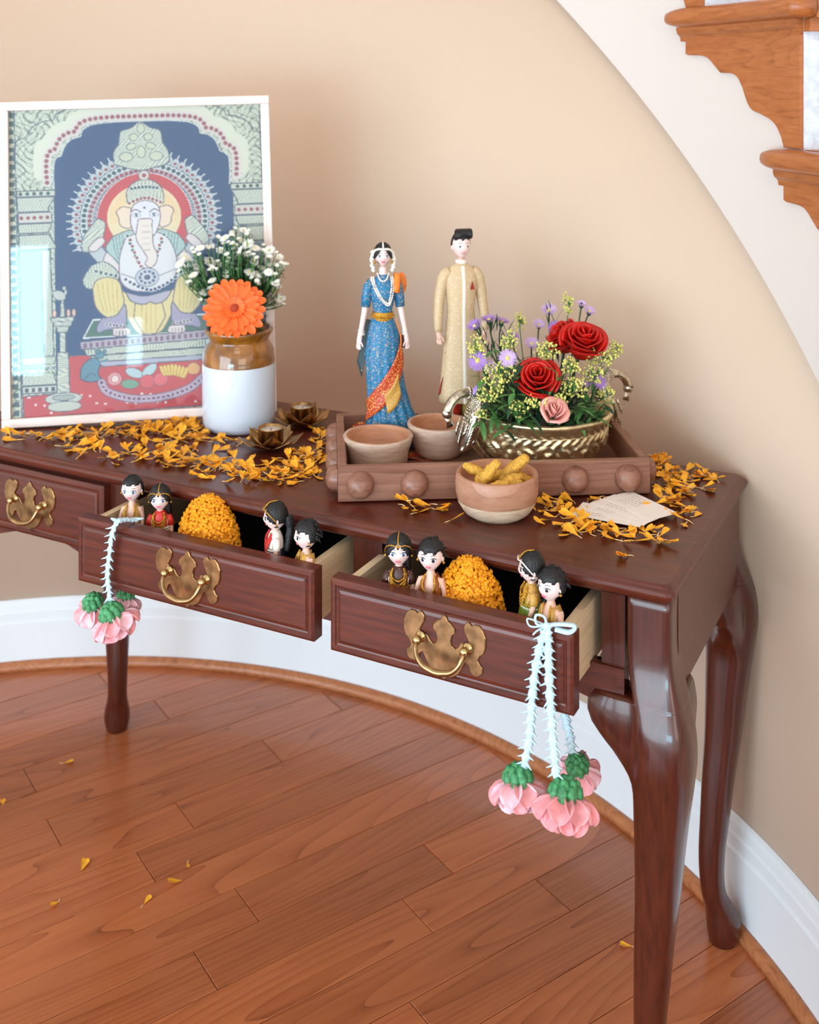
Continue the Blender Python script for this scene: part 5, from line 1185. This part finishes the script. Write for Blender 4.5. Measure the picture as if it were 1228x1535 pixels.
for s_ in (-1, 1):
    m = MB(); m.tube([(s_*.019, 0, Zk(.251)), (s_*.0255, .0005, Zk(.243)), (s_*.0290, .001, Zk(.225)), (s_*.0305, .001, Zk(.212))], [.0085, .0095, .0090, .0082], 12); m.build('sleeve', sareeblue, bride)
    m = MB()
    for q in range(4): m.lathe([(.0052, -.0008), (.0062, 0), (.0052, .0008)], 14, M=Mx((s_*(.0372+.0004*q), -.0035, Zk(.170)+q*.0026)), caps=(False, False))
    m.build('bangles', pearl, bride)
sk = [(Zk(.199), .0170, .0150, 0, 0, 0, 0), (Zk(.186), .0225, .0185, 0, 0, .1, 0), (Zk(.168), .0285, .0225, .001, 0, .2, .2), (Zk(.145), .0310, .0250, .000, 0, .3, .4), (Zk(.115), .0320, .0265, .002, 0, .5, .8), (Zk(.085), .0330, .0280, .006, 0, .8, 1.1), (Zk(.055), .0370, .0300, .012, 0, 1.1, 1.3), (Zk(.028), .0460, .0330, .018, 0, 1.3, 1.5), (.001, .0540, .0360, .021, 0, 1.5, 1.6)]
m = MB(); ell_loft(m, sk, 90, .0020, 13); m.build('saree_skirt', sareeblue, bride)
def skirt_pt(a, z, out):
    for (z0, a0, b0, x0, y0, f0, t0), (z1, a1, b1, x1, y1, f1, t1) in zip(sk[:-1], sk[1:]):
        if z <= z0 and z >= z1-1e-9: t_ = (z0-z)/(z0-z1); return (x0+(x1-x0)*t_+(a0+(a1-a0)*t_+out)*cos(a), (b0+(b1-b0)*t_+out)*sin(a), z)
    return (sk[-1][3]+(sk[-1][1]+out)*cos(a), (sk[-1][2]+out)*sin(a), z)
def wrapped(name, mat, c0, c1, w0, w1, out=.0035, n=26, bow=0):          # a band from (angle, z) to (angle, z) over the skirt
    m = MB()
    def fn(u, v):
        a = c0[0]+(c1[0]-c0[0])*v; z = c0[1]+(c1[1]-c0[1])*v+bow*sin(pi*v)+(u-.5)*(w0+(w1-w0)*v); return skirt_pt(a, z, out+.0008*sin(u*9))
    m.grid(fn, 8, n); return m.build(name, mat, bride, solid=.0008)
wrapped('saree_border', sareeborder, (-.25, Zk(.150)), (-2.95, Zk(.052)), .052, .034, .004, bow=-.012)
wrapped('saree_border', goldcloth, (-.9, Zk(.098)), (-1.7, Zk(.069)), .038, .034, .0052, bow=-.004)
wrapped('saree_border', orangec, (-.35, Zk(.190)), (-.55, Zk(.140)), .012, .010, .0045)
m = MB(); m.grid(lambda u, v: (-.020-.017*v-.008*u, .006+.010*u, Zk(.190)-.100*v*(1-.25*u)), 6, 10); m.build('saree_end', sareedk, bride, solid=.001)
m = MB(); m.grid(lambda u, v: (.052+.035*u, -.004+.018*sin(3*v)+.004*sin(9*u), .002+.034*(1-u*.7)*v), 8, 6); m.build('saree_hem', sareedk, bride, solid=.001)
m = MB(); m.lathe([(.0178, Zk(.190)), (.0190, Zk(.192)), (.0182, Zk(.1975)), (.0190, Zk(.202)), (.0175, Zk(.2045))], 40, sy=.9, caps=(False, False)); m.build('belt', gold, bride)
m = MB()
for k in range(30): a = 2*pi*k/30; m.ball((.0190*cos(a), .0172*sin(a), Zk(.1975)), .0022, 0, 6)
m.build('belt_studs', gold, bride)
m = MB(); m.grid(lambda u, v: (.017+.011*u+.004*sin(pi*v)-.006*max(0, v-.6), -.016+.036*v-.004*sin(pi*u), Zk(.215)+Zk(.050)*sin(pi*(.15+v*.75))-.004*u), 6, 12); m.build('pallu', orangec, bride, solid=.0012)
m = MB(); m.ball((.034, .016, Zk(.245)), (.009, .007, .020), 0, 14); m.build('pallu_fold', orangec, bride)
m = MB(); m.tube([(.038, .004, Zk(.165)), (.033, .008, Zk(.150))], [.007, .009], 10); m.build('braid_end', hairm, bride)
for e in (0, .0035):
    beads(bride, [(-.0205+e, -.004, Zk(.258)), (-.0170+e, -.0130, Zk(.246)), (-.006+e, -.0215, Zk(.228)), (.008, -.0225, Zk(.217)+e), (.0150-e, -.0205, Zk(.228)), (.0185-e, -.0125, Zk(.246)), (.0170-e, -.004, Zk(.259))], .0017, pearl, 'flower_garland', .0020)
beads(bride, [(-.010, -.006, Zk(.264)), (-.006, -.0125, Zk(.256)), (0, -.0150, Zk(.253)), (.006, -.0125, Zk(.256)), (.010, -.006, Zk(.264))], .0017, pearl, 'necklace', .0022)

KM = 1.19
gb = Vector(((691-614)/F*1.985, 1.985, TZ0+.003)); groom = thing('groom_doll', 'tall groom doll in a beige brocade sherwani with black swept hair', 'doll', gb, rot=(0, 0, R(14)))
big_body(groom, KM, True)
hc = (0, -.002, .288*KM+.004); w, d, h = .0165, .0180, .0225
m = MB(); headmesh(m, hc, w, d, h, .70); hd = m.build('head', skin, groom); face(hd, hc, w, d, h, eyed, 1.0, big=.72, chin=.70, lip=plain('soft_lip', srgb(206, 140, 140), rough=.5))
cap_hair(groom, hc, w, d, h, k=1.10, front=.50, low=-.05, seed=4)
m = MB()
for k in range(22): m.tube(cr([(-.014+k*.0014, -.012-.003*sin(k*.3), hc[2]+.013), (-.012+k*.0013, -.014, hc[2]+.022), (-.009+k*.0012, -.004, hc[2]+.0275), (-.008+k*.001, .010, hc[2]+.020)], 3), [.0012]+[.0026]*8+[.001], 6)
m.build('quiff', hairm, groom)
kz = lambda v: v*KM
m = MB(); ell_loft(m, [(kz(.062), .0400, .0250, 0, 0, 1, 0), (kz(.075), .0385, .0245, 0, 0, 1, 0), (kz(.12), .0330, .0220, 0, 0, .8, 0), (kz(.160), .0285, .0195, 0, 0, .4, 0), (kz(.195), .0245, .0175, 0, 0, 0, 0), (kz(.220), .0270, .0185, 0, -.001, 0, 0), (kz(.240), .0310, .0180, 0, 0, 0, 0), (kz(.252), .0300, .0150, 0, 0, 0, 0), (kz(.260), .0200, .0120, 0, 0, 0, 0), (kz(.266), .0095, .0095, 0, 0, 0, 0)], 60, .0007, 7); m.build('sherwani', sherwani, groom)
m = MB(); m.lathe([(.0098, kz(.258)), (.0102, kz(.262)), (.0095, kz(.271)), (.0088, kz(.271)), (.0090, kz(.262))], 28, caps=(False, False)); m.build('collar', pearl, groom)
for s_ in (-1, 1):
    m = MB(); m.tube(cr([(s_*.0200, 0, kz(.253)), (s_*.0300, .001, kz(.247)), (s_*.0372, .002, kz(.224)), (s_*.0400, .001, kz(.205)), (s_*.0425, -.003, kz(.185)), (s_*.0425, -.0045, kz(.166))], 3), [.0095, .0105, .0108, .0108, .0108, .0102, .0100, .0096, .0092, .0090, .0088, .0086, .0082, .0078, .0074, .0072], 14); m.build('sleeve', sherwani, groom)
def front(z):
    rows = [(kz(.062), .0250), (kz(.12), .0220), (kz(.160), .0195), (kz(.195), .0175), (kz(.220), .0195), (kz(.240), .0180), (kz(.252), .0150), (kz(.262), .0110)]
    for (z0, b0), (z1, b1) in zip(rows[:-1], rows[1:]):
        if z0 <= z <= z1: return -(b0+(b1-b0)*(z-z0)/(z1-z0))-.0008
    return -.012
zs = [kz(.262)-i*kz(.200)/60 for i in range(61)]
m = MB()
for z in zs: m.ball((0, front(max(kz(.062), z))-.0004, z), .0011, 0, 6)
m.build('front_pearls', pearl, groom)
m = MB(); m.loft([[(-.0028, front(max(kz(.062), z)), z), (.0028, front(max(kz(.062), z)), z), (.0028, front(max(kz(.062), z))+.0015, z), (-.0028, front(max(kz(.062), z))+.0015, z)] for z in zs], smooth=False); m.build('placket', whitecloth, groom)
m = MB(); m.prism([(.0115, kz(.228)), (.0195, kz(.228)), (.0155, kz(.240))], -.0200, -.0180, M=None); m.build('pocket_square', reddhoti, groom)
for s_ in (-1, 1):
    m = MB(); m.tube(cr([(s_*.012, 0, kz(.10)), (s_*.014, -.001, kz(.06)), (s_*.013, 0, kz(.03)), (s_*.012, 0, kz(.016))], 3), [.0155, .0155, .0150, .0145, .014, .0130, .012, .011, .010, .009], 12); m.build('trouser_leg', olivec if s_ > 0 else reddhoti, groom)
    m = MB(); m.ball((s_*.012, -.008, .007), (.0075, .016, .0068), 0, 12); m.build('shoe', rustcloth, groom)
m = MB(); m.grid(lambda u, v: (-.030-.008*v+.010*u+.004*sin(v*5), -.006+.012*u, kz(.135)-.075*v+.006*sin(7*u)*v), 6, 12); m.build('red_drape', reddhoti, groom, solid=.002)
# cloth under the bride
m = MB(); cl0 = tl+Vector((.02, .12, 0))
m.grid(lambda u, v: (.018+.155*u, .150+.118*v, .0145+.0030*sin(13*u+4*v)+.0022*sin(19*v+3*u)+.030*max(0, v-.80)/.2*(.6+.4*sin(11*u))), 40, 24)
o = m.build('brocade_cloth', sareeborder, loc=tl, rot=(0, 0, trot), solid=.0008); tag(o, 'rumpled red and gold brocade cloth on the tray floor behind the left bowl', 'cloth')

# ---------------------------------------------------------------- garlands hanging over the drawer fronts
def strand(par, pts, name='strand', wd=.0062, taper=True):
    q = cr(pts, 8); m = MB(); L_ = len(q); m.tube(q, [wd*(.8+.25*sin(i*1.9))*(1 if i > 3 else .7) for i in range(L_)], 8, flat=.55)
    d = 0; rr = random.Random(int(pts[0][2]*1e4) % 91); ln = sum((q[i+1]-q[i]).length for i in range(L_-1)); step = .0112; nxt = .010
    for i in range(L_-1):
        seg = (q[i+1]-q[i]); l = seg.length
        while nxt < d+l:
            p = q[i]+seg*((nxt-d)/l); tn = seg.normalized(); side = Vector((cos(DROT), sin(DROT), 0)); 
            for s_ in (-1, 1):
                dd = (side*s_*.75+tn*.75+Vector((0, -.25, .1))+Vector((rr.uniform(-.15, .15), rr.uniform(-.3, .1), rr.uniform(-.1, .1)))).normalized(); e = p+dd*rr.uniform(.0125, .0175)
                m.tube([p, p+dd*.006+tn*.001, e+Vector((0, 0, .0022))], [.0030, .0022, .0005], 5, flat=.6)
            nxt += step*rr.uniform(.85, 1.15)
        d += l
    return m.build(name, fabpetal, par)
def tassel(par, c, r, mats, seed, tilt=(0, 0)):
    rr = random.Random(seed); q = Euler((tilt[0], tilt[1], rr.uniform(0, 6))).to_matrix().to_4x4(); c = Vector(c); T_ = Matrix.Translation(c)
    core = MB(); core.lathe([(0, .0), (r*.30, -.002), (r*.42, -r*.28), (r*.2, -r*.5), (0, -r*.55)], 16, M=T_ @ q)
    f = core.build('flower', mats[0], par)
    for lay, (n, l, w, el) in enumerate(((9, 1.10, .82, .25), (9, 1.05, .74, .68), (8, .92, .62, 1.1))):
        for k in range(n):
            a = 2*pi*(k+.5*lay)/n+rr.uniform(-.1, .1); le = l*r*rr.uniform(.93, 1.05); w_ = w*r
            def fn(u, v):
                v = 1-(1-v)**1.7; uu = (u-.5)*2; wv = w_*(.22+.78*min(1, v/.62)**1.1)*(1 if v < .68 else sqrt(max(.01, 1-((v-.68)/.32)**2*.99))); cup_ = .35*uu*uu*wv
                ds = le*v; ee = el+.75*v; x = ds*cos(el+.35*v)+cup_*sin(ee); z = -ds*sin(el+.35*v)+cup_*cos(ee)*.9+r*.05*sin(pi*v)
                return (x*cos(a)-uu*wv/2*sin(a), x*sin(a)+uu*wv/2*cos(a), z)
            m = MB(); m.grid(fn, 7, 11, M=T_ @ q); m.build('petal', mats[(k+lay) % 2], f, solid=.0009)
    top = MB(); 
    for ring, (n, rad, zz, s_) in enumerate(((9, .40, .06, .23), (7, .30, .20, .24), (4, .12, .30, .24))):
        for k in range(n):
            a = 2*pi*(k+.5*ring)/n; top.ball((r*rad*cos(a), r*rad*sin(a), r*zz+r*.05), (r*s_*.8, r*s_*.8, r*s_*1.25), 0, 8, M=T_ @ q)
    top.build('calyx', greenc, par)
    return f
# right garland
yf = -.092
g2 = thing('fabric_garland', 'pale blue leaf garland tied in a bow with three pink flowers, over the right drawer', 'garland', (0, 0, 0))
def GP(px, py, y):                                   # point on the vertical plane y of the desk seen at px, py
    p = D(S(px, y), y, 0); p.z = CH-(py-HOR)/F*p.y; return p
kn = GP(820, 938, yf-.006)
def RG(px, py, y=yf-.010): return GP(px, py, y)
strand(g2, [kn, RG(812, 960), RG(802, 1010), RG(797, 1060), RG(794, 1105), RG(786, 1150)])
strand(g2, [kn+Vector((.002, 0, 0)), RG(822, 960), RG(823, 1010), RG(826, 1065), RG(830, 1120), RG(836, 1176)])
strand(g2, [GP(845, 1058, .02), GP(850, 1085, .02), GP(855, 1105, .02), GP(858, 1128, .02)])
tassel(g2, RG(777, 1172, yf-.012), .036, [pinkp, pinkp2], 1, (-.25, .25)); tassel(g2, RG(848, 1196, yf-.012), .040, [pinkp, pinkp], 2, (-.45, -.12)); tassel(g2, GP(866, 1150, .02), .030, [pinkp2, pinkp], 3, (-.1, -.4))
for pts in ([kn, kn+Vector((-.004, -.004, .013)), kn+Vector((-.014, -.002, .014)), kn+Vector((-.013, -.002, .003)), kn], [kn, kn+Vector((-.012, .003, .004)), kn+Vector((-.024, .006, .006)), kn+Vector((-.020, .002, -.002)), kn], [kn, kn+Vector((-.012, -.002, -.005)), kn+Vector((-.018, -.003, -.010))], [kn, kn+Vector((.014, 0, .002)), kn+Vector((.034, -.008, .0035)), kn+Vector((.028, -.004, -.006)), kn+Vector((.010, 0, -.004))]):
    m = MB(); m.tube(cr(pts, 6), .0016 if len(pts) != 5 or pts[1].x < kn.x else .0042, 6, flat=.5); m.build('bow_loop', fabpetal, g2)
m = MB(); m.ball(kn, (.006, .005, .004), 0, 10); m.build('knot', fabpetal, g2)
# left garland
def LG(px, py, y=-.102): return GP(px, py, y)
g1 = thing('fabric_garland', 'pale blue leaf garland with pink flowers, draped over the middle drawer', 'garland', (0, 0, 0))
strand(g1, [GP(205, 781, -.060), GP(190, 779, -.078), LG(176, 783, -.097), LG(168, 800), LG(164, 830), LG(161, 860), LG(163, 885), LG(166, 908)], wd=.0062)
m = MB(); m.tube([GP(176, 781, -.09), GP(166, 777, -.094)], [.004, .001], 6); m.tube([GP(200, 779, -.06), GP(215, 777, -.056)], [.004, .001], 6); m.build('knot', fabpetal, g1)
tassel(g1, LG(169, 924, -.108), .036, [pinkp2, pinkp], 4, (-.4, 0)); tassel(g1, LG(140, 906, -.088), .031, [pinkp, pinkp2], 5, (-.2, .3)); tassel(g1, LG(188, 897, -.070), .026, [pinkp2, pinkp2], 6, (-.1, -.3))
